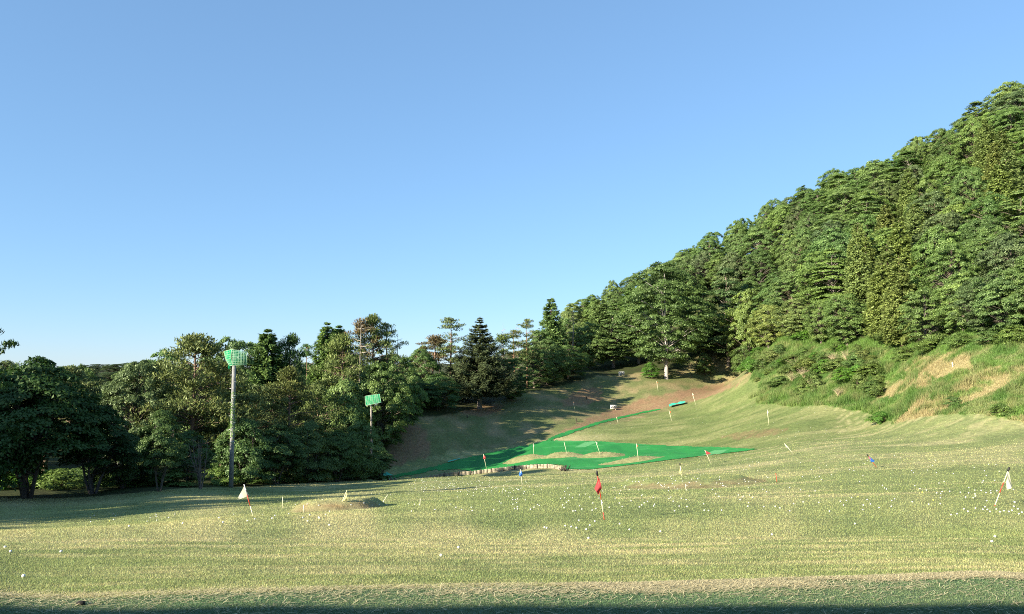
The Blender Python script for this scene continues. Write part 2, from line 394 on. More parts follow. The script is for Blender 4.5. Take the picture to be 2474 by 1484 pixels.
class MB:
    def __init__(s): s.v = []; s.q = []; s.t = []; s.qm = []; s.tm = []; s.n = 0
    def add(s, v, q=None, t=None, m=0):
        v = np.asarray(v, float).reshape(-1, 3)
        if q is not None and len(q): s.q.append(np.asarray(q) + s.n); s.qm += [m] * len(q)
        if t is not None and len(t): s.t.append(np.asarray(t) + s.n); s.tm += [m] * len(t)
        s.v.append(v); s.n += len(v)
    def tube(s, pts, rad, k=6, m=0, cap=True):
        pts = np.asarray(pts, float); rad = np.broadcast_to(np.asarray(rad, float), (len(pts),))
        d = np.gradient(pts, axis=0); d /= np.linalg.norm(d, axis=1, keepdims=True) + 1e-9
        ref = np.where(np.abs(d[:, 2:3]) > .9, [[1., 0, 0]], [[0, 0, 1.]])
        a = np.cross(d, ref); a /= np.linalg.norm(a, axis=1, keepdims=True) + 1e-9; b = np.cross(d, a)
        th = np.arange(k) / k * 2 * np.pi
        v = pts[:, None] + rad[:, None, None] * (a[:, None] * np.cos(th)[None, :, None] + b[:, None] * np.sin(th)[None, :, None])
        q = []
        for i in range(len(pts) - 1):
            for j in range(k): q.append((i*k+j, i*k+(j+1) % k, (i+1)*k+(j+1) % k, (i+1)*k+j))
        v = v.reshape(-1, 3); t = []
        if cap:
            c0 = len(v); v = np.concatenate([v, pts[:1], pts[-1:]])
            for j in range(k): t += [(c0, (j+1) % k, j), (c0+1, (len(pts)-1)*k+j, (len(pts)-1)*k+(j+1) % k)]
        s.add(v, q, t, m)
    def box(s, c, sx, sy, sz, rz=0, m=0, bev=0.0):
        e = np.array([[x, y, z] for z in (-1, 1) for y in (-1, 1) for x in (-1, 1)], float) * .5 * np.array([sx, sy, sz])
        cr, sr = math.cos(rz), math.sin(rz)
        e = np.stack([e[:, 0]*cr - e[:, 1]*sr, e[:, 0]*sr + e[:, 1]*cr, e[:, 2]], -1) + np.asarray(c, float)
        s.add(e, [(0,2,3,1),(4,5,7,6),(0,1,5,4),(2,6,7,3),(0,4,6,2),(1,3,7,5)], m=m)
    def build(s, name, mats, parent=None, smooth=False, loc=None):
        fs = []; mids = []
        if s.q: fs.append(np.concatenate(s.q)); mids += s.qm
        if s.t: fs.append(np.concatenate(s.t)); mids += s.tm
        return mk(name, np.concatenate(s.v), fs, mats, parent, smooth, mids=mids if isinstance(mats, (list, tuple)) else None, loc=loc)
def empty(name, loc, rz=0):
    o = bpy.data.objects.new(name, None); o.empty_display_size = .2; o.location = loc; o.rotation_euler = (0, 0, rz)
    return link(o)
def tag(o, label=None, cat=None, group=None, kind=None):
    if label: o['label'] = label
    if cat: o['category'] = cat
    if group: o['group'] = group
    if kind: o['kind'] = kind
    return o

# ------------------------------------------------------------------ the ground
ys = np.concatenate([np.linspace(-14, 5.6, 14), np.exp(np.linspace(math.log(6), math.log(700), 400))])
tcol = np.linspace(-1, 1, 441); tcol = np.sign(tcol) * (.62 * np.abs(tcol) + .38 * np.abs(tcol) ** 3)
Xg = tcol[None] * (16 + 1.35 * np.maximum(ys, 0))[:, None]; Yg = np.repeat(ys[:, None], len(tcol), 1)
Zg = height(Xg, Yg)
colg, zg = ground(Xg, Yg)
ny, nx = Xg.shape
idx = np.arange(ny * nx).reshape(ny, nx)
fq = np.stack([idx[:-1, :-1], idx[:-1, 1:], idx[1:, 1:], idx[1:, :-1]], -1).reshape(-1, 4)
# below the blades the soil is darker than the sward seen from above
under = np.where(np.isin(zg, [0, 2])[..., None], colg * .95, colg)
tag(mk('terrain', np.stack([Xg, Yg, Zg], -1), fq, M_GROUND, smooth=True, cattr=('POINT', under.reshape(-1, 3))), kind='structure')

def sheet(name, poly, step, lift, mat, wearfn=None, H=height0, edge=.5):
    x0, y0 = poly[:, 0].min() - 1, poly[:, 1].min() - 1; x1, y1 = poly[:, 0].max() + 1, poly[:, 1].max() + 1
    gx, gy = np.meshgrid(np.arange(x0, x1, step), np.arange(y0, y1, step * 1.4))
    z = H(gx, gy) + lift
    mx_, my_ = (gx[:-1, :-1] + step / 2), (gy[:-1, :-1] + step * .7)
    jx = mx_ + edge * (fbm(mx_ * .9, my_ * .9, 91) - .5); jy = my_ + edge * 2 * (fbm(mx_ * .9, my_ * .9, 92) - .5)
    keep = inpoly(jx, jy, poly)
    ii = np.arange(gx.size).reshape(gx.shape)
    f = np.stack([ii[:-1, :-1], ii[:-1, 1:], ii[1:, 1:], ii[1:, :-1]], -1)[keep]
    used = np.unique(f); remap = np.zeros(gx.size, int); remap[used] = np.arange(len(used))
    v = np.stack([gx, gy, z], -1).reshape(-1, 3)[used]
    w = wearfn(v[:, 0], v[:, 1]) if wearfn else np.zeros(len(v))
    return mk(name, v, remap[f], mat, smooth=True, vattr={'wear': w})
WEAR = [wpoly([(575,447.6),(585,442.5),(593,441.6),(597,442.5),(585,447.5)]), wpoly([(672,464),(690,460),(715,450.5),(728,450),(722,453.5),(700,458.5),(680,462.5)])]
def matwear(x, y):
    w = np.zeros(len(x))
    for p in WEAR: w = np.maximum(w, inpoly(x, y, p) * 1.0)
    return np.maximum(w, .35 * sstep(.6, .8, fbm(x / 3, y / 1.2, 95)))
M_MAT = turf_mat('green_sheet', (.030, .27, .052), (.020, .19, .040), (.5, .12, .5), 12, .5)
tag(sheet('green_turf', MATP, .22, .05, M_MAT, matwear), kind='structure')
tag(sheet('green_turf_strip', STRIP, .22, .05, M_MAT), kind='structure')
# tee turf in front of the shelter
gx, gy = np.meshgrid(np.linspace(-26, 26, 260), np.linspace(-.5, 1, 60))
te = edge_near(gx); gy = np.where(gy < 0, gy * 4, gy * (te - .02 - .10 * vnoise(gx * 2.7, gx * 0, 4)))
ii = np.arange(gx.size).reshape(gx.shape)
tag(mk('tee_turf', np.stack([gx, gy, height(gx, gy) + .012], -1), np.stack([ii[:-1, :-1], ii[:-1, 1:], ii[1:, 1:], ii[1:, :-1]], -1).reshape(-1, 4),
   turf_mat('tee_turf', (.125, .185, .09), (.09, .15, .072), (2, 2, 2), 160, .6), smooth=True, vattr={'wear': np.zeros(gx.size)}), kind='structure')

# ------------------------------------------------------------------ grass
def blades(name, x, y, z, hgt, wid, colr, lean=.55, mat=M_BLADE):
    k = len(x)
    th = rng.uniform(0, 2 * np.pi, k); a = np.stack([np.cos(th), np.sin(th), 0 * th], -1)
    ld = rng.uniform(0, 2 * np.pi, k); lm = rng.uniform(0.05, lean, k)
    base = np.stack([x, y, z], -1)
    tip = base + np.stack([np.cos(ld) * lm * hgt, np.sin(ld) * lm * hgt, hgt * np.sqrt(np.maximum(1 - lm * lm * .7, .1))], -1)
    v = np.stack([base - a * wid[:, None] / 2, base + a * wid[:, None] / 2, tip], 1).reshape(-1, 3)
    f = np.arange(3 * k).reshape(-1, 3)
    return mk(name, v, f, mat, cattr=('FACE', colr))
def scatter(nb, y0, y1, pw):
    e = 1 - pw; u = rng.uniform(0, 1, nb)
    y = (y0 ** e + u * (y1 ** e - y0 ** e)) ** (1 / e)
    return rng.uniform(-1, 1, nb) * (.73 * y + 1.5), y
x, y = scatter(820000, 6.8, 150, 1.75)
c, zn = ground(x, y)
onmat = inpoly(x, y, MATP) | inpoly(x, y, STRIP)
mh = height(x, y); raised = mh - height0(x, y) > .12
keep = ((zn == 0) & (~onmat | raised)) | ((zn == 1) & (rng.uniform(0, 1, len(x)) < np.where(c[:, 1] > c[:, 0], .6, .25)))
x, y, c, zb = x[keep], y[keep], c[keep], mh[keep]
s = np.maximum(1, y / 9)
hg = np.minimum(.024 * s ** .55, .075) * rng.uniform(.5, 1.25, len(x)); wd = np.minimum(.0060 * s ** .95, .07)
c = c * rng.uniform(.62, 1.95, (len(x), 1)) * (1 + rng.normal(0, .06, (len(x), 3)))
tag(blades('lawn_grass', x, y, zb - .004, hg, wd, np.clip(c, .01, .9), .85), 'short mown grass with straw coloured streaks covering the driving range', 'grass', kind='stuff')
# tall grass on the bank
k = 330000; U = rng.uniform(738, 1240, k); f = rng.uniform(0, 1, k); lo = Yfoot_of(U) - 2; y = lo + (Yforest_of(U) + 5 - lo) * f; x = (U - 512) / (F * 1.006) * y
c, zn = ground(x, y); k = (zn == 2) | ((zn == 3) & (y < Yforest_of(toUV(x, y)[0]) + 4)); x, y, c = x[k], y[k], c[k]
tall = fbm(x / 2.2, y / 2.2, 101); hg = (.3 + .8 * sstep(.4, .7, tall)) * rng.uniform(.4, 1.2, len(x)) * np.where(c[:, 0] > .3, .45, 1) * np.where(toUV(x, y)[0] < 890, 1.1, .8)
c = np.where((c.sum(1) < .14)[:, None], C(.125, .225, .045), c) * rng.uniform(.65, 1.6, (len(x), 1))
tag(blades('tall_grass', x, y, height(x, y), hg, np.full(len(x), .05), c, .8), 'tall green and dry grass covering the steep bank on the right', 'grass', kind='stuff')
# short fibres of the artificial tee turf
x = rng.uniform(-6.5, 7.5, 330000); y = rng.uniform(5.4, 8.0, 330000); k = y < edge_near(x) - .06; x, y = x[k], y[k]
c = mix(C(.11, .20, .09), C(.20, .25, .115), fbm(x * 1.5, y * 2.5, 131)) * rng.uniform(.6, 1.5, (len(x), 1))
tag(blades('turf_fibres', x, y, height(x, y) + .008, rng.uniform(.010, .022, len(x)), np.full(len(x), .006), c, .8), 'short green fibres of the artificial turf in the foreground', 'turf', kind='stuff')
# dry clippings on the tee turf
x = rng.uniform(-6, 7, 80000); y = edge_near(x) - np.abs(rng.normal(0, .36, 80000)) + .14
k = (rng.uniform(0, 1, len(x)) < .07 + .75 * sstep(-3, 5, x) * sstep(.3, .6, fbm(x / 1.2, y / .5, 111))) & (y > 5.3); x, y = x[k], y[k]
x2 = rng.uniform(-6, 7, 5000); y2 = rng.uniform(5.3, 7.6, 5000); x, y = np.concatenate([x, x2]), np.concatenate([y, y2])
k = len(x); th = rng.normal(.0, .9, k); ln = rng.uniform(.03, .10, k); w = .0055
d = np.stack([np.cos(th), np.sin(th), rng.uniform(-.1, .25, k)], -1) * ln[:, None] / 2; p = np.stack([-np.sin(th), np.cos(th), 0 * th], -1) * w / 2
b = np.stack([x, y, height(x, y) + .024], -1)
v = np.stack([b - d - p, b + d - p, b + d + p, b - d + p], 1).reshape(-1, 3)
cc = C(.74, .64, .38) * rng.uniform(.5, 1.25, (k, 1))
tag(mk('dry_clippings', v, np.arange(4 * k).reshape(-1, 4), M_BLADE, cattr=('FACE', cc)), 'dry straw clippings strewn over the dark green tee turf', 'clippings', kind='stuff')

# ------------------------------------------------------------------ tree prototypes
rng = np.random.default_rng(23); random.seed(23)
def norm(v): return v / (np.linalg.norm(v, axis=-1, keepdims=True) + 1e-9)
def leafset(cen, nrm, ln, wd, tint, droop=0.0, along=None):
    """diamond leaves; nrm faces, ln / wd half sizes"""
    k = len(cen); nrm = norm(nrm)
    r = rng.normal(size=(k, 3)) if along is None else along
    a = norm(r - (r * nrm).sum(-1, keepdims=True) * nrm); b = np.cross(nrm, a)
    ln = np.broadcast_to(ln, (k,))[:, None]; wd = np.broadcast_to(wd, (k,))[:, None]
    v = np.stack([cen - a * ln, cen + b * wd - nrm * wd * .3, cen + a * ln, cen - b * wd - nrm * wd * .3], 1)
    v[..., 2] -= droop * 0
    return v, tint
class Proto:
    pass
def finish(name, mb, V, T, leafmat, h, w, barkcol, leafname='crown', tname='trunk'):
    p = Proto(); p.h, p.w, p.name = h, w, name
    ot = mb.build(tname, M_BARK, smooth=True)
    p.trunk = ot.data; bpy.data.objects.remove(ot)
    p.crown = None
    co = np.concatenate(mb.v); zt_ = co[:, 2].max(); rr_ = np.hypot(co[:, 0], co[:, 1]).max()
    if V is not None:
        V = np.concatenate(V); T = np.concatenate(T)
        zt_ = np.percentile(V[..., 2], 99.9); rr_ = np.percentile(np.hypot(V[..., 0], V[..., 1]), 98)
        oc = mk(leafname, V.reshape(-1, 3), np.arange(len(V) * 4).reshape(-1, 4), leafmat, fattr={'tint': np.clip(T, 0, 1)})
        p.crown = oc.data; bpy.data.objects.remove(oc)
    p.h = float(zt_); p.w = float(2 * rr_)
    p.bark = barkcol; p.tname = tname; p.leafname = leafname
    return p
def limb(mb, a, b, r0, r1, sag=.0, k=5, segs=5, wob=.06):
    a = np.asarray(a, float); b = np.asarray(b, float); L = np.linalg.norm(b - a); t = np.linspace(0, 1, segs)[:, None]
    p = a + (b - a) * t; p[:, 2] += sag * L * np.sin(t[:, 0] * np.pi); p[1:-1] += rng.normal(0, wob * L / segs, (segs - 2, 3))
    mb.tube(p, np.linspace(r0, r1, segs), k, cap=False); return p
def broadleaf(name, h=11, w=9, cb=.16, nclump=85, per=130, leaf=.2, bark=(.16,.13,.10), flat=.42, peak=.5, stems=1, lump=.3, tr=.018, csize=.13, open_=0.0, upb=.7, every=2):
    mb = MB(); V = []; T = []
    top = h
    ph0 = rng.uniform(0, 6.28, 5)
    def prof(t): return np.sin(np.pi * np.clip(t, 0, 1) ** peak) ** .62
    if stems == 1:
        tp = np.array([[0, 0, -.4], [0, 0, .15], [.02*w*rng.normal(), .02*w*rng.normal(), h*.25], [.03*w*rng.normal(), .03*w*rng.normal(), h*.5], [0, 0, h*.86]])
        mb.tube(tp, np.array([2.0, 1.25, .95, .7, .15]) * tr * h, 8, cap=False)
        stemlist = [tp]
    else:
        stemlist = []
        for i in range(stems):
            a = i / stems * 6.28 + rng.uniform(0, 1); rr = w * rng.uniform(.12, .3)
            tp = np.array([[.1*math.cos(a)*w*.15, .1*math.sin(a)*w*.15, -.3], [rr*.25*math.cos(a), rr*.25*math.sin(a), h*.15], [rr*.7*math.cos(a), rr*.7*math.sin(a), h*.4], [rr*math.cos(a), rr*math.sin(a), h*.75]])
            tp[1:] += rng.normal(0, .02 * h, (3, 3)); mb.tube(tp, np.array([1.2, .95, .65, .12]) * tr * h, 6, cap=False); stemlist.append(tp)
    t = rng.uniform(0.02, .98, nclump * 3); keepw = prof(t); t = t[rng.uniform(0, 1, len(t)) < keepw][:nclump]
    n = len(t); ph = rng.uniform(0, 2 * np.pi, n)
    rho = np.where(rng.uniform(0, 1, n) < .78, rng.uniform(.72, 1.0, n), rng.uniform(.1, .7, n))
    lm = 1 + lump * (.5 * np.sin(2 * ph + ph0[0] + 3 * t) + .5 * np.sin(3 * ph + ph0[1] - 7 * t))
    rad = w / 2 * prof(t) * rho * lm
    cz = h * (cb + (1 - cb) * t)
    cen = np.stack([rad * np.cos(ph), rad * np.sin(ph), cz], -1)
    cs = csize * w * rng.uniform(.65, 1.3, n)
    for i in range(n):
        c = cen[i]
        st = stemlist[rng.integers(len(stemlist))]
        zt = np.clip(c[2] - .35 * np.hypot(c[0], c[1]) - .06 * h, .12 * h, st[-1][2])
        at = np.array([np.interp(zt, st[:, 2], st[:, 0]), np.interp(zt, st[:, 2], st[:, 1]), zt])
        if i % every == 0 or open_ > 0: limb(mb, at, c, tr * h * .28, tr * h * .05, .06, 4, 4)
        m = int(per * rng.uniform(.6, 1.4))
        q = norm(rng.normal(size=(m, 3))) * (rng.uniform(0, 1, (m, 1)) ** .4)
        q[:, 2] = np.where(q[:, 2] < -.25, -q[:, 2] * .6, q[:, 2])
        out = np.array([math.cos(ph[i]), math.sin(ph[i]), 0])
        q3 = q * np.array([1, 1, flat]) * cs[i]
        q3[:, 2] -= .28 * (q3 @ out)          # sprays droop outward
        pos = c + q3
        nr = np.array([0, 0, upb]) + .5 * out + .7 * q + rng.normal(0, .45, (m, 3))
        v, _ = leafset(pos, nr, leaf * rng.uniform(.65, 1.25, m), leaf * .55 * rng.uniform(.7, 1.2, m), None)
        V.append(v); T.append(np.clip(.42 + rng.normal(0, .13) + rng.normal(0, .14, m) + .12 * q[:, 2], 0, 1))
    return finish(name, mb, V, T, M_LEAF, h, w, bark)
def conifer(name, h=14, w=7, cb=.1, levels=26, per_level=9, leaf=.16, bark=(.15,.10,.07), power=.85, droop=.22, dens=46, thick=.3, tipup=.1, lumps=False):
    """tiered evergreen: whorls of boughs carrying flat sprays"""
    mb = MB(); V = []; T = []
    mb.tube([[0,0,-.4],[0,0,.3],[0,0,h*.5],[0,0,h]], np.array([.032,.021,.013,.002]) * h, 8, cap=False)
    for li in range(levels):
        t = (li + rng.uniform(0, .6)) / levels; z = h * (cb + (1 - cb) * t)
        R0 = w / 2 * (1 - t) ** power * (1.0 if t > .12 else .75 + t * 2)
        nb = max(4, int(per_level * (1 - .5 * t)))
        for b in range(nb):
            a = b / nb * 6.28 + rng.uniform(0, 1.2); L = R0 * rng.uniform(.7, 1.12) + .12
            d = np.array([math.cos(a), math.sin(a), 0])
            s = np.linspace(0, 1, 5); pts = d * L * s[:, None]; pts[:, 2] = z - droop * L * s + (droop * .6 + tipup) * L * s ** 2.4
            if L > .5: mb.tube(pts, np.linspace(.006 * h * (1 - t) + .01, .006, 5), 4, cap=False)
            m = int(dens * L * rng.uniform(.8, 1.2)) + 8
            f = rng.uniform(.12, 1, m) ** .8
            wid = thick * L * (1 - .55 * f) * np.sqrt(f)
            base = np.stack([np.interp(f, s, pts[:, 0]), np.interp(f, s, pts[:, 1]), np.interp(f, s, pts[:, 2])], -1)
            sd = rng.uniform(-1, 1, m); side = np.array([-d[1], d[0], 0])
            pos = base + side * (sd * wid)[:, None]
            pos[:, 2] += rng.normal(0, .05 * L * (2.2 if lumps else 1) + .02, m) - .18 * np.abs(sd) * wid
            al = d + side * sd[:, None] * .9 + rng.normal(0, .2, (m, 3))
            nr = np.array([0, 0, 1.]) + .35 * d + rng.normal(0, .35 if not lumps else .6, (m, 3))
            v, _ = leafset(pos, nr, leaf * rng.uniform(.7, 1.3, m), leaf * .4 * rng.uniform(.7, 1.2, m), None, along=al)
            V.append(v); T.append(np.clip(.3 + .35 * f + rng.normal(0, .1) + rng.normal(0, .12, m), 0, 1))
    return finish(name, mb, V, T, M_NEEDLE, h, w, bark)
def pine(name, h=12, w=8, cb=.3, nclump=70, per=90, leaf=.2, bark=(.20,.13,.09), sparse=False, lean=.03, peak=.75, pad=.12, tr=.014):
    """pine: whorled limbs ending in pads of upright needle tufts"""
    mb = MB(); V = []; T = []
    lx, ly = lean * h * rng.normal(), lean * h * rng.normal()
    tp = np.array([[0,0,-.4],[0,0,.2],[lx*.4+.01*h*rng.normal(),ly*.4,h*.35],[lx*.8,ly*.8+.01*h*rng.normal(),h*.7],[lx,ly,h*.99]])
    mb.tube(tp, np.array([1.9,1.25,.95,.6,.12]) * tr * h, 7, cap=False)
    def prof(t): return np.sin(np.pi * np.clip(.12 + .86 * t, 0, 1) ** peak) ** .7
    for i in range(nclump):
        t = rng.uniform(0, 1) if not sparse else rng.uniform(0, 1) ** .75
        ph = rng.uniform(0, 6.28); rad = w / 2 * prof(t) * (rng.uniform(.35, 1.05) if not sparse else rng.uniform(.15, 1.15))
        z = h * (cb + (1 - cb) * t); zc = min(z, h * .99)
        cen = np.array([np.interp(zc, tp[:, 2], tp[:, 0]) + rad * math.cos(ph), np.interp(zc, tp[:, 2], tp[:, 1]) + rad * math.sin(ph), z])
        zt = np.clip(z - rad * .25, .15 * h, h * .97)
        at = np.array([np.interp(zt, tp[:, 2], tp[:, 0]), np.interp(zt, tp[:, 2], tp[:, 1]), zt])
        limb(mb, at, cen, tr * h * .3, tr * h * .07, .05, 4, 5, .12)
        m = int(per * rng.uniform(.5, 1.5)); q = norm(rng.normal(size=(m, 3))) * (rng.uniform(0, 1, (m, 1)) ** .45)
        pos = cen + q * np.array([1, 1, .38 if sparse else .5]) * pad * w * rng.uniform(.7, 1.2)
        al = np.array([.25 * math.cos(ph), .25 * math.sin(ph), .9]) + .5 * q + rng.normal(0, .35, (m, 3))
        nr = rng.normal(size=(m, 3)) + np.array([0, -.3, .2])
        v, _ = leafset(pos, nr, leaf * rng.uniform(.7, 1.3, m), leaf * .3 * rng.uniform(.7, 1.2, m), None, along=al)
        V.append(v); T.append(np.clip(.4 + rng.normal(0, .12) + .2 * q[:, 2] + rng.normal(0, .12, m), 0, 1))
    return finish(name, mb, V, T, M_NEEDLE, h, w, bark)
def bare(name, h=9, w=4, nb=26, bark=(.33,.29,.25), stems=1, up=.35, tr=.012, twig=6):
    mb = MB()
    for s_ in range(stems):
        o = rng.normal(0, .18 * w, 2) if stems > 1 else np.zeros(2)
        tp = np.array([[0,0,-.3],[o[0]*.3,o[1]*.3,h*.3],[o[0]*.8,o[1]*.8,h*.65],[o[0],o[1],h]]); tp[1:3] += rng.normal(0, .012*h, (2, 3))
        mb.tube(tp, np.array([1.5,1.,.6,.1]) * tr * h, 6, cap=False)
        for i in range(nb // stems):
            t = rng.uniform(.25, .97); z = h * t; a = rng.uniform(0, 6.28); L = w / 2 * (1.15 - t) ** .6 * rng.uniform(.5, 1.2)
            at = np.array([np.interp(z, tp[:, 2], tp[:, 0]), np.interp(z, tp[:, 2], tp[:, 1]), z])
            e = at + np.array([math.cos(a) * L, math.sin(a) * L, L * up * rng.uniform(-.4, 1.6)])
            pts = limb(mb, at, e, tr * h * .3, tr * h * .06, .05, 4, 5, .16)
            for j in range(twig):
                f = rng.uniform(.3, 1); p0 = pts[min(4, int(f * 5))]; dr = norm(e - at + rng.normal(0, .6 * L, 3)) * L * rng.uniform(.15, .42)
                limb(mb, p0, p0 + dr, tr * h * .07, tr * h * .02, 0, 3, 3, .1)
    return finish(name, mb, None, None, None, h, w, bark)

HB = [broadleaf('hb', 11, 10, .03, 240, 145, .135, flat=.7, peak=.85, lump=.22, csize=.080, upb=.3), broadleaf('hb', 12, 9.5, .04, 240, 145, .13, flat=.75, peak=.95, lump=.2, csize=.078, upb=.3),
      broadleaf('hb', 10, 10.5, .03, 240, 140, .135, flat=.55, peak=.8, lump=.32, csize=.078, upb=.4), broadleaf('hb', 12, 9, .03, 250, 135, .125, flat=.8, peak=1.0, lump=.28, csize=.074, upb=.25),
      broadleaf('hb', 11, 10.5, .05, 200, 165, .145, flat=.45, peak=.75, lump=.3, csize=.095, upb=.45), broadleaf('hb', 10, 10, .04, 290, 105, .125, flat=.8, peak=.9, lump=.34, csize=.070, upb=.3)]
HC = [conifer('hc', 13, 5.2, .05, 30, 9, .2, power=.55, droop=.3, dens=60, thick=.45, lumps=True), conifer('hc', 12, 5.8, .05, 26, 9, .21, power=.5, droop=.25, dens=60, thick=.5, lumps=True)]
NB = [broadleaf('nb', 8, 8.5, .33, 135, 190, .115, (.06,.05,.045), flat=.4, peak=.5, stems=5, lump=.25, tr=.016, csize=.11, open_=1),
      broadleaf('nb', 7, 5.5, .3, 120, 170, .10, (.08,.07,.06), flat=.5, peak=.6, stems=4, lump=.3, tr=.014, csize=.12, open_=1),
      broadleaf('nb', 6, 6.5, .08, 130, 170, .105, (.07,.06,.05), flat=.45, peak=.5, stems=6, lump=.3, tr=.012, csize=.12, open_=1)]
BIG = broadleaf('big', 26, 23, .12, 420, 130, .22, (.40,.36,.29), flat=.4, peak=.75, lump=.25, tr=.016, csize=.066, upb=.5, every=9)
TIER = broadleaf('tier', 18, 10, .12, 130, 130, .23, (.2,.17,.14), flat=.24, peak=.6, lump=.3, csize=.15)
FIR = conifer('fir', 16, 12, .14, 32, 11, .18, (.20,.16,.13), power=.95, droop=.12, dens=62, thick=.26, tipup=.22)
CED = [conifer('ced', 13, 5.4, .06, 40, 9, .17, power=.62, droop=.35, dens=70, thick=.5, lumps=True), conifer('ced', 13, 6.5, .08, 36, 10, .18, power=.68, droop=.2, dens=70, thick=.45, lumps=True)]
PN = [pine('pn', 12, 9, .22, 130, 120, .17), pine('pn', 12, 7.5, .3, 100, 110, .16), pine('pn', 13, 8, .25, 110, 110, .18, peak=.65)]
RP = [pine('rp', 15, 7.5, .38, 42, 75, .19, (.24,.15,.10), True, .02, .62, .13, .011), pine('rp', 13, 6.5, .5, 34, 75, .19, (.26,.17,.12), True, .03, .7, .14, .011)]
DEAD = [bare('dead', 12, 4.2, 34), bare('dead', 10, 5, 34, up=.1)]
BUSHY = bare('bushy', 5, 4, 60, (.17,.13,.12), 6, .6, .010, 7)
SNAG = bare('snag', 5, 7, 40, (.36,.33,.30), 3, .15, .012, 8)
SH = [broadleaf('sh', 2.2, 3.4, .0, 60, 90, .09, (.12,.09,.06), flat=.6, peak=.5, stems=5, lump=.3, tr=.012, csize=.15), broadleaf('sh', 2.8, 3, .0, 60, 90, .10, (.12,.09,.06), flat=.7, peak=.55, stems=5, lump=.4, tr=.012, csize=.16)]

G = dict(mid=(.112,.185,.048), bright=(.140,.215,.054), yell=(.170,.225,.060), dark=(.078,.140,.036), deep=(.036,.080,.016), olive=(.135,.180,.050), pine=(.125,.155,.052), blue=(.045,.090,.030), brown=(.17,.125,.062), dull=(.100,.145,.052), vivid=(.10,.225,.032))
def var(c, a=.12):
    k = 1 + random.uniform(-a, a); return (c[0] * k * (1 + random.uniform(-.08, .08)), c[1] * k, c[2] * k * (1 + random.uniform(-.15, .15)), 1)
TREES = []
def plant(p, x, y, H, W, col, name, label, cat='tree', group=None, rz=None, z=None, bark=None):
    zz = float(height(np.array([x]), np.array([y]))[0]) if z is None else z
    e = empty(name, (x, y, zz - .05), random.uniform(0, 6.28) if rz is None else rz)
    e.scale = (W / p.w, W / p.w, H / p.h)
    t = bpy.data.objects.new(p.tname, p.trunk); link(t, e); t.color = var(bark or p.bark, .15)
    if p.crown:
        c = bpy.data.objects.new(p.leafname, p.crown); link(c, e); c.color = var(col)
    tag(e, label, cat, group); TREES.append(e)
    return e
def T(p, px, Y, top, W, col, name, label, cat='tree', group=None, **k):
    """tree whose foot stands Y metres ahead in picture column px and whose top reaches picture row top"""
    q = unproj(px, top, Y); z = float(height(q[:1], q[1:2])[0])
    return plant(p, float(q[0]), Y, max(1.0, float(q[2]) - z), W, G[col] if isinstance(col, str) else col, name, label, cat, group, **k)

# ------------------------------------------------------------------ trees along the left edge
LG = 'trees along the left edge of the range'
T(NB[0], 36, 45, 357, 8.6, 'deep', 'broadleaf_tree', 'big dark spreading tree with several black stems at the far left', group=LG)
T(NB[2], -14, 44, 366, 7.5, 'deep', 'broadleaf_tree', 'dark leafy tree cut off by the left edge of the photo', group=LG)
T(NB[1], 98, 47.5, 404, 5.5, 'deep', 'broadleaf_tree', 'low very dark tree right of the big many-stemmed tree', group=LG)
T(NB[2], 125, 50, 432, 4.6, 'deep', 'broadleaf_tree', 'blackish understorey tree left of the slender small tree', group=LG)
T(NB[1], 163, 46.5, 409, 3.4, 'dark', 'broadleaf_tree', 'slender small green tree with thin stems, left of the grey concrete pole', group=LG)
T(BUSHY, 203, 50, 432, 4.2, 'brown', 'bare_bush', 'leafless purplish many-stemmed bush left of the concrete pole foot', 'bush', LG)
T(NB[1], 190, 53, 430, 3.6, 'dark', 'broadleaf_tree', 'small dark green tree behind the leafless bush', group=LG)
T(SNAG, 122, 58, 400, 7, 'brown', 'dead_tree', 'tangle of grey dead branches among dark trees on the left', group=LG)
T(NB[2], 245, 60, 418, 5.6, 'dark', 'broadleaf_tree', 'dark bushy tree immediately right of the concrete pole', group=LG)
T(NB[1], 278, 63, 424, 5.2, 'dark', 'broadleaf_tree', 'dark green bushy tree, second right of the concrete pole', group=LG)
T(NB[2], 310, 67, 421, 5.6, 'mid', 'broadleaf_tree', 'dense green bushy tree, third right of the concrete pole', group=LG)
T(NB[0], 338, 71, 430, 5.4, 'dark', 'broadleaf_tree', 'low dark bushy tree between the two net-topped poles', group=LG)
T(NB[2], 360, 76, 421, 5.2, 'bright', 'broadleaf_tree', 'bright green leafy tree beside the wooden pole with the net', group=LG)
T(NB[1], 381, 83, 447, 3.4, 'mid', 'broadleaf_tree', 'small rounded green bush-like tree at the right end of the left tree row', group=LG)
T(NB[2], 330, 78, 440, 5, 'dark', 'broadleaf_tree', 'dark leafy tree behind the bushy row, left of the wooden pole', group=LG)
PG = 'pines behind the left tree row'
T(PN[0], 196, 62, 334, 10.6, 'pine', 'pine_tree', 'large pale olive pine with upright shoots at its top, left of the concrete pole', 'pine', PG)
T(PN[1], 226, 66, 362, 7.5, 'pine', 'pine_tree', 'dark lower pine directly behind the concrete pole', 'pine', PG)
T(PN[2], 291, 72, 366, 7.5, 'pine', 'pine_tree', 'greyish green pine right of the concrete pole', 'pine', PG)
T(PN[0], 322, 84, 384, 7, 'olive', 'pine_tree', 'partly browned pine in the middle of the left wood', 'pine', PG)
T(PN[1], 260, 70, 384, 6, 'pine', 'pine_tree', 'dense olive pine filling the gap behind the concrete pole', 'pine', PG)
T(NB[2], 345, 88, 378, 8, 'bright', 'broadleaf_tree', 'sunlit green layered tree left of the wooden pole', group=LG)
BG = 'taller trees at the back of the left wood'
T(HB[0], 166, 84, 350, 9, 'mid', 'broadleaf_tree', 'rounded green tree on the skyline left of the big pale pine', group=BG)
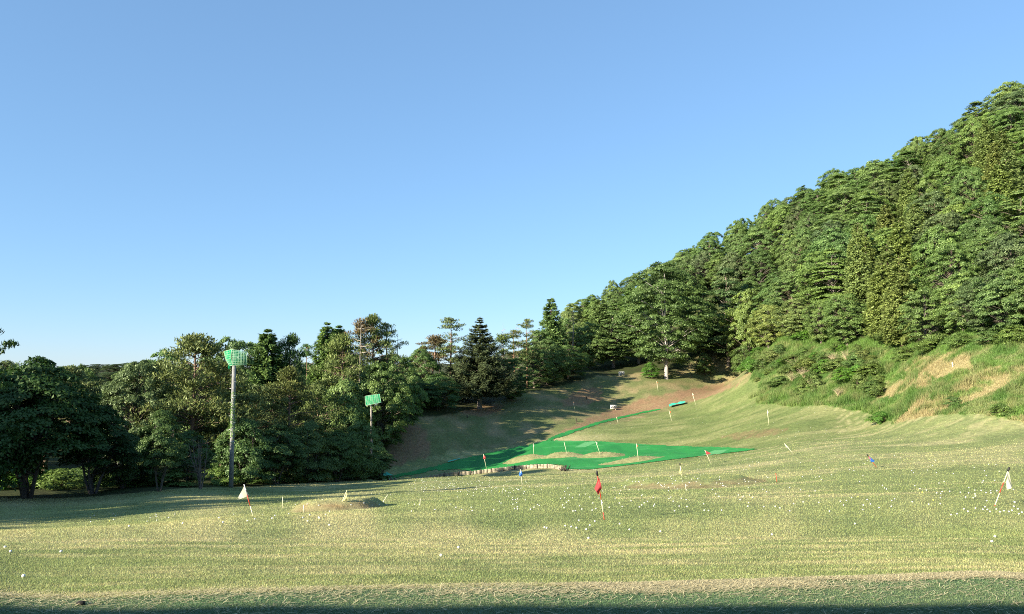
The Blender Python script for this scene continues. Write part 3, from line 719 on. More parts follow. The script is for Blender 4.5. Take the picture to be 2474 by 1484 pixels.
T(HB[3], 148, 92, 360, 9, 'dull', 'broadleaf_tree', 'dull green tree at the left shoulder of the big pale pine', group=BG)
T(HB[1], 236, 88, 338, 10, 'mid', 'broadleaf_tree', 'broad green tree whose crown rises behind the net cage', group=BG)
T(HB[2], 217, 92, 343, 8, 'dark', 'broadleaf_tree', 'dark green crown between the pale pine and the net cage', group=BG)
T(CED[1], 268, 88, 330, 8.5, 'dark', 'conifer_tree', 'dark pointed conifer right of the net cage', 'conifer', BG)
T(PN[2], 290, 90, 333, 6.5, 'blue', 'pine_tree', 'dark green pine beside the pointed conifer, right of the net cage', 'pine', BG)
T(RP[0], 309, 105, 343, 6, 'dark', 'pine_tree', 'thin dark pine in the dip of the skyline', 'pine', BG)
T(CED[0], 327, 104, 323, 7, 'dark', 'conifer_tree', 'first of two pointed conifers left of the dying pines', 'conifer', BG)
T(CED[1], 339, 106, 326, 8, 'dark', 'conifer_tree', 'second of two pointed conifers left of the dying pines', 'conifer', BG)
T(PN[0], 346, 100, 333, 9.5, 'olive', 'pine_tree', 'broad olive green pine below the dying pines', 'pine', BG)
T(RP[1], 358, 106, 317, 6.5, 'brown', 'pine_tree', 'dying brown pine with bare twigs at its top', 'pine', BG)
T(PN[2], 374, 108, 314, 8.5, 'olive', 'pine_tree', 'tallest half bare pine on the skyline of the left wood', 'pine', BG)
T(RP[0], 388, 110, 322, 7, 'pine', 'pine_tree', 'thin layered pine right of the tallest left pine', 'pine', BG)
T(DEAD[0], 398, 112, 330, 3.5, 'brown', 'dead_tree', 'thin leafless grey tree right of the tallest left pine', 'tree', BG)
T(DEAD[1], 361, 100, 322, 7, 'brown', 'dead_tree', 'leafless tree with pale twigs tangled in the tall pines', 'tree', BG)
T(DEAD[1], 381, 98, 372, 8, 'brown', 'dead_tree', 'pale drooping dead branches above the wooden pole', 'tree', BG)
T(HB[0], 378, 97, 362, 9, 'mid', 'broadleaf_tree', 'ivy green tree in front of the dying pines', group=BG)
T(HB[2], 398, 104, 356, 8.5, 'mid', 'broadleaf_tree', 'green tree at the low point of the skyline', group=BG)
T(NB[2], 396, 112, 398, 9, 'deep', 'broadleaf_tree', 'blackish tree at the left end of the shaded slope top', group=BG)
T(NB[0], 415, 117, 380, 9.5, 'deep', 'broadleaf_tree', 'dark overhanging tree above the shaded slope, right of the wooden pole', group=BG)
T(NB[2], 438, 121, 374, 9, 'dark', 'broadleaf_tree', 'dark tree left of the big dark fir', group=BG)
T(HB[3], 420, 128, 349, 8, 'mid', 'broadleaf_tree', 'fresh green tree in the skyline dip left of the sparse pine', group=BG)
T(RP[1], 431, 132, 334, 8, 'brown', 'pine_tree', 'brownish pine left of the sparse tall pine', 'pine', BG)
T(PN[2], 422, 136, 345, 6, 'olive', 'pine_tree', 'small olive pine in the skyline dip', 'pine', BG)
T(RP[0], 452, 132, 317, 10, 'pine', 'pine_tree', 'tall sparse pine with bare trunk and flat layers, left of the dark fir', 'pine', BG)
T(RP[1], 440, 140, 336, 7, 'pine', 'pine_tree', 'leaning thin pine behind the sparse tall pine', 'pine', BG)
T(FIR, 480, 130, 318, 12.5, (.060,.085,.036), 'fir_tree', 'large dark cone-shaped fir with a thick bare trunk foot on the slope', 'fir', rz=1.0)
T(NB[2], 455, 138, 372, 9, 'dark', 'broadleaf_tree', 'dark tree behind the left side of the big fir', group=BG)
T(RP[1], 507, 140, 333, 8, 'olive', 'pine_tree', 'flat-topped pine just right of the big dark fir', 'pine', BG)
T(RP[0], 515, 146, 329, 8, 'pine', 'pine_tree', 'flat-topped sparse pine, second right of the big dark fir', 'pine', BG)
T(RP[0], 527, 150, 318, 7.5, 'pine', 'pine_tree', 'thin pine with bare orange trunk, third right of the big dark fir', 'pine', BG)
T(DEAD[0], 503, 150, 322, 3.5, 'brown', 'dead_tree', 'leafless spindly tree behind the flat-topped pines', 'tree', BG)
T(DEAD[0], 518, 152, 320, 3, 'brown', 'dead_tree', 'leafless spindly tree left of the thin orange-trunked pine', 'tree', BG)
T(HB[1], 512, 138, 358, 8.5, 'dark', 'broadleaf_tree', 'dark green tree right of the big fir', group=BG)
T(HB[3], 534, 152, 348, 9, 'dark', 'broadleaf_tree', 'dark thin-stemmed tree at the slope top, right of the big fir', group=BG)
T(HB[0], 547, 158, 340, 11, 'mid', 'broadleaf_tree', 'green tree below the tall pointed cedar', group=BG)
T(HB[2], 568, 166, 345, 11, 'dark', 'broadleaf_tree', 'dark green tree at the slope top left of the yardage boards', group=BG)
T(HC[0], 551, 176, 299, 8, 'mid', 'cedar_tree', 'tall pointed cedar standing highest on the middle skyline', 'cedar', BG)
T(DEAD[0], 573, 182, 309, 7, 'brown', 'dead_tree', 'leafless grey tree right of the tall pointed cedar', 'tree', BG)
T(HB[3], 565, 186, 318, 9, 'mid', 'broadleaf_tree', 'green tree right of the tall pointed cedar', group=BG)
T(HB[1], 540, 172, 330, 9, 'mid', 'broadleaf_tree', 'green crown at the left foot of the tall pointed cedar', group=BG)
T(HB[0], 588, 186, 322, 12, 'bright', 'broadleaf_tree', 'sunlit leafy tree left of the 250 board', group=BG)
T(HC[1], 600, 202, 300, 10, 'mid', 'cedar_tree', 'rounded cedar on the skyline left of the big pale-trunked tree', 'cedar', BG)
T(TIER, 613, 188, 312, 13, 'mid', 'broadleaf_tree', 'layered tree just above the 250 board', group=BG)
T(HC[0], 630, 215, 288, 9, 'mid', 'cedar_tree', 'cedar crown at the upper left of the big pale-trunked tree', 'cedar', BG)
T(BIG, 664, 172, 262, 24, (.088,.150,.038), 'broadleaf_tree', 'very large spreading tree with a thick pale bare trunk and roots on the slope', rz=.4)
T(TIER, 638, 190, 300, 12, 'mid', 'broadleaf_tree', 'dark-stemmed tree behind the left of the big pale-trunked tree', group=BG)
T(HB[3], 668, 214, 263, 10, 'dull', 'broadleaf_tree', 'feathery treetop showing above the big pale-trunked tree', group=BG)
T(TIER, 702, 186, 290, 12, 'mid', 'broadleaf_tree', 'tall layered tree right of the big pale-trunked tree', group=BG)
T(TIER, 726, 183, 268, 14, (.085,.150,.045), 'broadleaf_tree', 'tall layered pale green tree left of the grassy bank', group=BG)
T(HB[2], 748, 172, 290, 13, 'bright', 'broadleaf_tree', 'bright feathery green tree where the slope meets the bank', group=BG)
T(NB[2], 704, 180, 352, 5, 'bright', 'broadleaf_tree', 'small bright leafy tree in the dark gap right of the pale trunk', group=BG)
T(NB[2], 650, 171, 362, 4.5, 'vivid', 'sapling', 'leafy sapling at the left foot of the big pale trunk', 'sapling')
T(NB[2], 743, 168, 345, 7, 'mid', 'broadleaf_tree', 'dense low tree at the left end of the bank top', group=BG)
# far hills on the left
FG = 'distant trees on the far left hill'
k = 0
for px, Y, top, W in [(60,330,372,16),(80,420,368,20),(98,470,364,24),(116,430,364,22),(133,470,362,24),(150,440,366,20),(88,300,374,14),(110,320,372,15),(128,330,370,15),(142,350,371,16),(70,500,366,24),(160,480,362,24),(45,430,370,20)]:
    T(HB[k % 6], px, Y, top, W, (.075,.115,.050), 'broadleaf_tree', 'small hazy %s crown on the far left hill, %s from left' % (['round', 'broad', 'low', 'tall', 'flat'][k % 5], ['sixth','eighth','ninth','tenth','twelfth'][k % 5] if False else 'one of a distant row'), 'tree', FG); k += 1
FT = [o for o in TREES if o.get('group') == FG]
FT.sort(key=lambda o: o.location.x / o.location.y)
ORD = ['first','second','third','fourth','fifth','sixth','seventh','eighth','ninth','tenth','eleventh','twelfth','thirteenth','fourteenth','fifteenth','sixteenth','seventeenth','eighteenth','nineteenth','twentieth']
def ordn(i):
    i += 1
    if i <= 20: return ORD[i - 1]
    return '%d%s' % (i, 'th' if 10 < i % 100 < 14 else {1: 'st', 2: 'nd', 3: 'rd'}.get(i % 10, 'th'))
for i, o in enumerate(FT): o['label'] = 'small distant treetop on the far hill at left, %s from the left' % ordn(i)
# the wood behind the left row (thick enough to throw its shade over the range)
FILL = []
for Yb, x0, x1, stp, hh in [(58,-64,-25,6.5,9.5),(70,-72,-34,7.5,10.5),(84,-80,-27,7.5,11),(98,-88,-20,7.5,11.5),(112,-95,-16,8,11.5),(128,-100,-12,9,11),(148,-110,-6,11,11),(175,-120,4,14,11)]:
    for xx in np.arange(x0, x1, stp):
        X = xx + random.uniform(-2, 2); Y = Yb + random.uniform(-3, 3); px = 512 + F * X / Y
        if px > -330:
            zt = float(height(np.array([X]), np.array([Y]))[0]); H = hh * random.uniform(.75, 1.0)
            lim = np.interp(px, [-300,0,60,140,170,240,300,330,380,400,440,520,560], [352,360,366,362,356,350,352,340,332,356,358,352,340])
            zmax = unproj(px, lim, Y)[2]
            H = max(3.5, min(H, zmax - zt))
            p = random.choice([HB[0], HB[1], HB[2], HB[3], PN[0], PN[2]])
            isn = p in PN
            FILL.append(plant(p, X, Y, H, random.uniform(6.5, 9), G[random.choice(['dark', 'mid', 'deep', 'dull'])] if not isn else G['pine'], 'pine_tree' if isn else 'broadleaf_tree', 'x', 'pine' if isn else 'tree', 'trees deep in the left wood'))
# trees standing left of the view, one of them reaching into the frame
SHG = 'trees standing left of the view'
SHADE = [(-47,2,8.6),(-46,8.5,9.5),(-46,14,10.5),(-48,20,10.5),(-47,27.5,9.5),(-56,5,11),(-57,14,12),(-62,46,10),(-55,52,7),(-41,31,4.5),(-40,24,4)]
for i, (X, Y, zt) in enumerate(SHADE):
    H = zt + CAMZ - float(height(np.array([X]), np.array([Y]))[0])
    FILL.append(plant(HB[i % 6], X, Y, H, 8.5, G['dark'], 'broadleaf_tree', 'x', 'tree', SHG))
T(RP[1], -24, 33, 306, 3.0, 'deep', 'broadleaf_tree', 'tree outside the left edge whose leafy twigs reach into the sky', group=LG, rz=2.0)

# ------------------------------------------------------------------ the wooded hill on the right
HILL = []
RX = [560,600,620,660,724,800,900,1024,1200]; RYd = [225,228,232,238,236,226,212,200,170]
pts = []
tries = 0
for U_e in range(772, 1100, 27):
    Y_e = float(Yforest_of(U_e)) + random.uniform(2, 3.5); pts.append(((U_e + random.uniform(-7, 7) - 512) / (F * 1.006) * Y_e, Y_e))
EDGE = set(pts)
def hill_ok(X, Y):
    U = 512 + F * X / Y * 1.006
    if U < 572 or U > 1150: return False
    yf = np.interp(U, [572,700,742,768,800,880,950,1024,1200], [206,206,200,147,134.5,110.5,90.5,79.5,66.5])
    return yf < Y < np.interp(U, RX, RYd) + 14
while tries < 60000:
    tries += 1
    Y = random.uniform(72, 260); X = random.uniform(10, 190)
    if not hill_ok(X, Y): continue
    dmin = 6.1 if Y < 150 else 7.0
    if all((X - a) ** 2 + (Y - b) ** 2 > dmin ** 2 for a, b in pts): pts.append((X, Y))
pts.sort(key=lambda p: p[1])
DONT = 0
for X, Y in pts:
    px = 512 + F * X / Y * 1.006
    zt = float(height(np.array([X]), np.array([Y]))[0]); row = 375 - 740 * (zt + 9 - CAMZ) / Y
    ol = 1.0 * (abs(px - 905 + (row - 250) * .12) < 17 and 180 < row < 345) + (abs(px - 1010) < 16 and 120 < row < 200) + (abs(px - 862) < 10 and 235 < row < 290) + (abs(px - 893) < 18 and 285 < row < 335)
    r = random.random()
    if ol and r < .85:
        p = random.choice(HC); c = 'olive'; H = random.uniform(11, 14); W = random.uniform(5, 6.6); nm, ct = 'cedar_tree', 'cedar'
    else:
        nm, ct = 'broadleaf_tree', 'tree'
        p = random.choice(HB + [TIER]) if Y > 100 else random.choice(HB)
        c = random.choice(['mid', 'mid', 'bright', 'dull', 'dark', 'mid', 'bright']) if row < 290 else random.choice(['bright', 'mid', 'bright', 'mid', 'yell', 'mid'])
        H = random.uniform(8.5, 13) if Y > 110 else random.uniform(8.5, 10.5); W = random.uniform(8.0, 13) if Y > 110 else random.uniform(8, 10)
        if (X, Y) in EDGE: H, W, p = random.uniform(6.5, 9), random.uniform(7, 9), random.choice(HB)
    o = plant(p, X, Y, H, W, tuple(v_ * 1.14 for v_ in G[c]), nm, 'x', ct, 'trees massed on the hillside')
    HILL.append((o, px, row, c, nm))
# bare trees seen among the hill crowns
for px, Y, top, W, lab in [(858,190,178,7,'bare grey tree high on the hillside among green crowns'),(832,150,258,7,'dead leaning branches in the middle of the hillside'),(789,190,229,5,'pale dead treetop on the skyline of the hill')]:
    T(DEAD[1], px, Y, top, W, 'brown', 'dead_tree', lab, 'tree')
CW = {'mid': 'mid green', 'bright': 'bright green', 'dull': 'greyish green', 'dark': 'dark green', 'vivid': 'vivid green', 'yell': 'yellowish green', 'olive': 'olive brown'}
rows_ = [('ridge', -1e9, .2), ('upper', .2, .4), ('middle', .4, .6), ('lower', .6, .8), ('bottom', .8, 1e9)]
def frac(px, row):
    t = np.interp(px, [572,620,660,724,800,900,1024,1200], [300,290,262,240,198,152,86,40]); b = np.interp(px, [572,742,800,1024,1200], [330,335,300,290,290])
    return (row - t) / max(b - t, 20)
for nm_, a, b in rows_:
    sel = sorted([h for h in HILL if a <= frac(h[1], h[2]) < b], key=lambda h: h[1])
    for i, (o, px, row, c, n_) in enumerate(sel):
        o['label'] = '%s %s, %s from left in the %s of the wooded hill' % (CW[c], 'cedar' if n_ == 'cedar_tree' else 'leafy tree', ordn(i), {'ridge': 'skyline row', 'upper': 'upper band', 'middle': 'middle band', 'lower': 'lower band', 'bottom': 'bottom row'}[nm_])
for k_, o in enumerate(sorted(FILL, key=lambda o: o.location.y)):
    o['label'] = ('tree standing outside the left edge of the view, %s from the front' if o['group'] == SHG else 'crown in the shaded depth of the left wood, %s back from the front') % ordn(k_)
# shrubs along the bank
BK = 'shrubs on the grassy bank'
EXTRA = []
SHR = [(752,140,366,9,'vivid','light green shrub at the left end of the bank'),(772,136,362,7,'yell','yellowish shrub at the upper left of the bank'),(795,125,368,6,'mid','dark shrub in the upper middle of the bank'),
       (808,122,360,6,'yell','pale shrub beside the dry pampas grass'),(822,117,372,6.5,'mid','round green shrub right of the pampas grass'),(838,113,364,6.5,'dull','grey green shrub in the middle of the bank'),
       (857,109,360,6.5,'mid','wide shrub left of the dry bare patch'),(872,103,366,5.5,'mid','dark shrub at the corner of the dry bare patch'),(880,82,412,3,'vivid','bright low shrub at the foot of the bank'),
       (845,106,386,5,'vivid','bright green shrub low on the bank'),(812,114,384,5.5,'mid','green shrub low in the middle of the bank'),(780,123,386,5.5,'bright','leafy shrub above the far fairway edge'),
       (760,152,338,9,'vivid','bright leafy bush at the wood edge above the bank'),(806,135,337,8,'vivid','vivid green bush at the wood edge, above the shrubs'),(826,130,342,6,'yell','small yellowish bush at the wood edge'),
       (850,124,343,6,'mid','green bush at the wood edge right of the vivid bush'),(905,101,345,4,'mid','low bush under the trees above the dry patch'),(932,95,343,4.5,'dark','dark bush under the trees above the dry patch'),
       (962,86,344,4,'mid','bush under the trees at the top right of the bank'),(990,82,342,4,'bright','bright bush at the top right of the bank'),(1018,79,341,4.5,'mid','bush at the right edge on the bank top'),(890,110,340,5,'bright','pale leafy bush beside the grey trunk at the wood edge'),
       (1000,64,408,2.5,'mid','dark weedy clump low on the right bank'),(952,72,400,2.2,'mid','small weedy clump on the dry bank face')]
for i, (px, Y, top, W, c, lab) in enumerate(SHR):
    X_ = (px - 512) / F * Y / 1.006
    W = min(W, 4.8); c = {'mid': 'bright', 'dull': 'yell', 'dark': 'mid'}.get(c, c)
    plant(SH[i % 2], X_, Y, W * random.uniform(.35, .5), W, G[c], 'shrub', lab, 'shrub', BK)
for i in range(60):
    px = random.uniform(746, 880); X_ = (px - 512) / F; lo, hi = float(Yfoot_of(px)), float(Yforest_of(px)); f = random.uniform(.25, .98); Y = lo + (hi - lo) * f
    W = random.uniform(1.4, 3.6); EXTRA.append(plant(SH[i % 2], X_ * Y, Y, W * random.uniform(.4, .7), W, G[random.choice(['bright', 'bright', 'vivid', 'yell', 'yell', 'mid'])], 'shrub', 'x', 'shrub', BK))
EXTRA.sort(key=lambda o: o.location.x / o.location.y)
for i, o in enumerate(EXTRA): o['label'] = 'small weedy bush in the rank growth on the bank, %s from the left' % ordn(i)
# undergrowth under the left row, catching some light from behind
UG = 'undergrowth shrubs under the left trees'
for i, (px, Y, top, c) in enumerate([(4,50,462,'vivid'),(22,53,458,'vivid'),(60,51,468,'bright'),(84,54,466,'bright'),(112,53,470,'mid'),(140,52,466,'vivid'),(152,54,458,'yell'),(176,52,470,'bright'),(222,58,466,'bright'),(262,63,468,'mid'),(288,66,472,'bright'),(318,70,468,'mid'),(350,77,466,'mid'),(372,83,470,'mid'),(-20,52,460,'bright')]):
    T(SH[i % 2], px, Y, top, 4.2, c, 'shrub', 'leafy undergrowth shrub at the foot of the left trees, %s from left' % ordn(i if i < 14 else 14), 'shrub', UG)
# dry pampas tufts
def tuft(px, row, H, lab):
    q = hit([px], [row])[0]; V = []; m = 70
    mb = MB()
    for j in range(m):
        a = rng.uniform(0, 6.28); l = H * rng.uniform(.6, 1.1); o = rng.uniform(.1, .75)
        s = np.linspace(0, 1, 5); d = np.array([math.cos(a), math.sin(a), 0])
        p = d * (o * l * s ** 1.7)[:, None]; p[:, 2] = l * (s - .38 * o * s ** 2.5)
        mb.tube(p, np.linspace(.02, .006, 5), 3, cap=False)
    tag(mb.build('pampas_tuft', M_PAMPAS, loc=tuple(q)), lab, 'grass tuft', 'dry pampas tufts on the bank')
M_PAMPAS = principled('dry_reed', (.52, .43, .26), .8, .3, 3)
for a in [(797,372,2.6,'tall dry pampas tuft leaning over the bank'),(804,380,2.2,'dry pampas tuft below the tallest one'),(792,383,1.9,'small dry pampas tuft at the left of the group'),(834,364,2.2,'rounded dry tuft under the wood edge'),(847,362,2.0,'dry tuft right of the rounded one under the wood edge'),(812,388,1.5,'lowest dry tuft on the bank'),(838,397,1.4,'pale dry tuft near the fairway edge')]: tuft(*a)

# ------------------------------------------------------------------ flags
def W_(px, row, Y): return unproj(px, row, Y)
def flag(base, tip, cloth, colr, label, Y=None, bands=None, cap=False, rad=.011, ripple=.03, group='target flags stuck in the range', pole='cream', rope=False):
    if Y is None: q = hit([base[0]], [base[1]])[0]; Y = float(q[1])
    else: q = W_(base[0], base[1], Y)
    b = np.array(q, float); t = np.array(W_(tip[0], tip[1], Y), float)
    zg = float(height(b[:1], b[1:2])[0]); dirv = t - b
    foot = b - dirv / np.linalg.norm(dirv) * (max(0, b[2] - zg) + .06)
    e = empty('flag', tuple(foot))
    L = np.linalg.norm(t - foot)
    mb = MB(); segs = bands or [(0, 1, 0)]
    for a0, a1, m in segs: mb.tube([(t - foot) * a0, (t - foot) * a1], rad * (1 + .04 * m), 8, m)
    mb.build('pole', [{'cream': M_CREAM, 'red': M_RED, 'white': M_WHITE}[pole], M_RED, M_WHITE], e)
    if cap:
        m2 = MB(); d = (t - foot) / L; m2.tube([t - foot - d * .03, t - foot + d * .07, t - foot + d * .10], [rad * 2.3, rad * 2.4, rad * 1.2], 8); m2.build('cap', M_BLACK, e)
    if cloth is not None:
        pts = np.array([W_(c[0], c[1], Y) for c in cloth]) - foot
        if len(pts) == 3: pts = np.concatenate([pts, pts[2:] + (pts[0:1] - pts[2:]) * .04])
        n = 11; s = np.linspace(0, 1, n)
        A = pts[0] + (pts[1] - pts[0]) * s[:, None]; B = pts[3] + (pts[2] - pts[3]) * s[:, None]
        g = A[:, None] + (B - A)[:, None] * s[None, :, None]
        S, Tt = np.meshgrid(s, s, indexing='ij')
        amp = ripple * np.linalg.norm(pts[0] - pts[2])
        g[..., 1] += amp * 2.2 * np.sin(6.5 * Tt + 2 * S) * (.35 + .65 * S) - .012
        ii = np.arange(n * n).reshape(n, n)
        o = mk('cloth', g, np.stack([ii[:-1, :-1], ii[1:, :-1], ii[1:, 1:], ii[:-1, 1:]], -1).reshape(-1, 4), CLOTH[colr], e, True)
        if rope:
            m3 = MB()
            for f in (.52, .98): p = foot * 0 + (pts[0] + (pts[1] - pts[0]) * f); m3.tube([p + np.array([-.02, -.03, .01]), p + np.array([.03, -.03, -.005])], .014, 6)
            m3.build('tie', M_BLACK, e)
    return tag(e, label, 'flag', group)
def cloth_mat(name, c):
    m, nt, N, L = new_mat(name); out = N.new('ShaderNodeOutputMaterial')
    d = N.new('ShaderNodeBsdfDiffuse'); t = N.new('ShaderNodeBsdfTranslucent')
    tc = N.new('ShaderNodeTexCoord'); nz = N.new('ShaderNodeTexNoise'); nz.inputs['Scale'].default_value = 9; L.new(tc.outputs['Object'], nz.inputs['Vector'])
    mx = N.new('ShaderNodeMix'); mx.data_type = 'RGBA'; mx.inputs[6].default_value = (*[v * .82 for v in c], 1); mx.inputs[7].default_value = (*c, 1); L.new(nz.outputs[0], mx.inputs[0])
    L.new(mx.outputs[2], d.inputs[0]); L.new(mx.outputs[2], t.inputs[0])
    s = N.new('ShaderNodeMixShader'); s.inputs[0].default_value = .3; L.new(d.outputs[0], s.inputs[1]); L.new(t.outputs[0], s.inputs[2]); L.new(s.outputs[0], out.inputs[0])
    return m
CLOTH = {'white': cloth_mat('white_cloth', (.66, .64, .50)), 'red': cloth_mat('red_cloth', (.50, .075, .08)), 'yellow': cloth_mat('yellow_cloth', (.66, .62, .28)), 'blue': cloth_mat('blue_cloth', (.06, .19, .60)), 'orange': cloth_mat('orange_cloth', (.65, .20, .08))}
BND = [(0, .12, 1), (.12, .42, 0), (.42, .76, 1), (.76, 1, 0)]
flag((253,515.6), (244,484.4), [(244.6,485.3),(248.6,495.8),(237.0,500.2)], 'white', 'white triangular flag on a leaning red and white pole at the left crest', bands=[(0, .36, 0), (.36, .70, 1), (.70, 1, 2)], rope=True, Y=20.5)
flag((342.4,501.5), (347.0,490.0), [(347.0,490.2),(342.6,500.4),(347.3,500.3)], 'yellow', 'pale yellow flag leaning on the left mound', ripple=.05)
flag((604.3,519.6), (597.3,474.6), [(598.9,476.8),(594.6,488.8),(598.4,495.2),(601.8,488.0)], 'red', 'red drooping flag with black cap on a leaning pole in the middle foreground', bands=[(0, .2, 1), (.2, .47, 0), (.47, 1, 1)], cap=True, ripple=.05)
flag((994.7,506), (1008.2,470.4), [(1008.3,470.6),(1012.6,486.3),(1007.3,490.3),(1005.8,481.5)], 'white', 'white hanging flag on a pole leaning right at the right edge', bands=[(0, .08, 1), (.08, .4, 0), (.4, .68, 1), (.68, 1, 0)], cap=True)
flag((681.6,476.2), (680.0,464.9), [(680.4,465.4),(683.3,471.6),(678.3,475.2)], 'yellow', 'bright pale yellow flag with black cap on the right mound', cap=True, rad=.018, ripple=.05)
flag((876.8,467.8), (868.0,455.8), [(868.3,456.0),(875.0,460.8),(871.2,462.8)], 'blue', 'blue flag leaning left on the right part of the lawn', cap=True, pole='red', rad=.014, ripple=.06)
flag((522.3,485.3), (520.2,468.6), [(520.4,469),(518.9,474.8),(521.1,477.4),(522.8,474.6)], 'blue', 'blue flag on the shaded lawn in front of the timber wall', cap=True, rad=.016, ripple=.07)
flag((486.6,469.3), (483.4,454.0), [(483.5,454.3),(483.3,458.6),(485.1,459.7),(485.8,457.3)], 'red', 'red flag above the timber wall at the left of the green turf', rad=.022)
flag((533.6,454.2), (533.2,443.3), [(533.2,443.4),(534.2,445.2),(533.7,447.6)], 'white', 'small white flag behind the leftmost straw mound', rad=.022)
flag((567,454.2), (564,441.8), None, 'white', 'thin cream pole without a flag behind the straw mounds', rad=.022)
flag((600.4,455), (595.8,441.6), [(595.8,441.6),(598.2,443.4),(596.6,443.2)], 'white', 'white flag on the green turf between two straw mounds', rad=.024)
flag((638.6,461), (636.4,443.6), [(636.4,444.0),(638.4,446.0),(636.8,447.0)], 'orange', 'orange red flag on a tall cream pole in the middle of the green turf', rad=.024)
flag((711.4,464.4), (704.8,450.0), [(704.8,450.2),(711.2,453.4),(706.4,455.0)], 'red', 'red triangular flag at the right end of the green turf', rad=.018)
flag((618.2,423.4), (616.3,416.9), [(616.3,417),(617.2,418.2),(616.6,419)], 'orange', 'tiny flag beside the narrow green strip', rad=.024)
flag((671.8,421.2), (669.0,410.6), [(669.0,410.8),(671.2,411.6),(669.8,413.6)], 'orange', 'dark red flag on the far fairway below the teal net sheet', rad=.026)
flag((696.0,405.4), (692.2,393.2), [(692.2,393.4),(693.8,394.4),(692.8,396.0)], 'white', 'white flag on the top edge of the far fairway', rad=.03)
flag((769,425.4), (767.2,409.6), [(767.2,409.8),(768.8,412.2),(767.6,413.6)], 'white', 'white flag on the wide far fairway by itself', rad=.026)
flag((794.6,455.3), (784.4,443.6), [(784.4,443.8),(789.0,447.4),(786.6,448.0)], 'white', 'white flag strongly leaning left on the lawn below the fairway', rad=.018)
flag((658.2,391.4), (656.6,381.0), [(656.6,381.2),(657.8,382.4),(656.9,383.2)], 'orange', 'thin flag below the roots of the big pale tree', rad=.028)
flag((575,411.2), (573.2,401.6), [(573.2,401.6),(574.2,402.6),(573.4,403.4)], 'orange', 'thin flag on the dark slope left of the 200 board', rad=.026)
# plain marker sticks
def stick(base, tip, rad, mat, label, Y=None, name='marker_stick', cat='stick', group='thin marker sticks in the grass'):
    q = hit([base[0]], [base[1]])[0] if Y is None else W_(*base, Y); Y = float(q[1]); t = W_(tip[0], tip[1], Y)
    mb = MB(); L = np.linalg.norm(t - q); mb.tube([(q - t) / L * .08, (t - q) * .5, t - q], [rad * 1.08, rad, rad * .9], 7); o = mb.build(name, mat, loc=tuple(q)); return tag(o, label, cat, group)
stick((282.6,506.2), (282.6,496.8), .010, M_CREAM, 'thin pale stick left of the left mound', Y=29)
stick((304.0,511.6), (303.6,505), .012, M_CREAM, 'short pale stick in front of the left mound', Y=24.5)
stick((383.4,501.2), (388,494.4), .012, M_CREAM, 'slanting pale stick right of the left mound')
stick((420,505.5), (420.3,498.6), .012, M_CREAM, 'upright pale stick in the lawn right of the left mound')
stick((686,490.2), (685.6,484), .012, M_CREAM, 'short pale stick in front of the right mound')
stick((777,482.2), (775.8,473.2), .012, M_RED, 'short reddish stick in the lawn right of the right mound')
stick((576.6,421.6), (576.0,418), .10, M_DARKWOOD, 'dark stump on the slope left of the 200 board', name='stump', cat='stump', group='stumps on the slope')
stick((467.4,417.6), (467,415.2), .10, M_DARKWOOD, 'small dark stump left below the big fir', name='stump', cat='stump', group='stumps on the slope')
stick((586.6,399.4), (586.3,396.2), .07, M_DARKWOOD, 'short black stump above the 200 board', name='stump', cat='stump', group='stumps on the slope')
stick((953,367), (952.2,362.4), .07, M_CREAM, 'short pale post on the dry patch of the bank', name='post', cat='post', group='posts')

# ------------------------------------------------------------------ yardage boards
def board(px0, px1, r0, r1, legrow, txt, label, tilt=0.0, ysz=.62):
    q = hit([(px0 + px1) / 2], [legrow])[0]; Y = float(q[1])
    c = W_((px0 + px1) / 2, (r0 + r1) / 2, Y); w = (px1 - px0) / F * Y; h = (r1 - r0) / F * Y
    e = empty('distance_sign', tuple(q)); z = c[2] - q[2]
    mb = MB(); mb.box((0, 0, z), w, .05, h); mb.build('board', M_BOARD, e)
    for sx in (-.38, .38):
        mb = MB(); mb.tube([(sx * w, .07, -.2), (sx * w, .07, z + h * .3)], .035, 6); mb.build('leg', M_CREAM, e)
    cu = bpy.data.curves.new('number', 'FONT'); cu.body = txt; cu.size = h * 1.02; cu.align_x = 'CENTER'; cu.align_y = 'CENTER'; cu.extrude = .006; cu.offset = h * .045; cu.space_character = 1.06
    o = bpy.data.objects.new('number', cu); cu.materials.append(M_INK); link(o); bpy.context.view_layer.update(); nm = bpy.data.meshes.new_from_object(o.evaluated_get(bpy.context.evaluated_depsgraph_get())); bpy.data.objects.remove(o); o = link(bpy.data.objects.new('number', nm), e); o.location = (0, -.034, z); o.rotation_euler = (R(90), 0, 0); dm = np.array([v.co[:] for v in nm.vertices]); o.scale = (.86 * w / np.ptp(dm[:, 0]), (.70 * h) / np.ptp(dm[:, 1]), 1)
    e.rotation_euler = (0, tilt, 0)
    return tag(e, label, 'sign', 'yardage boards on the slope')
board(610.3, 616.4, 405.0, 408.8, 410.1, '200', 'white board with black number 200 at the slope foot')
board(618.9, 624.6, 371.7, 375.3, 377.0, '250', 'white board with black number 250 under the trees at the slope top', -.03)

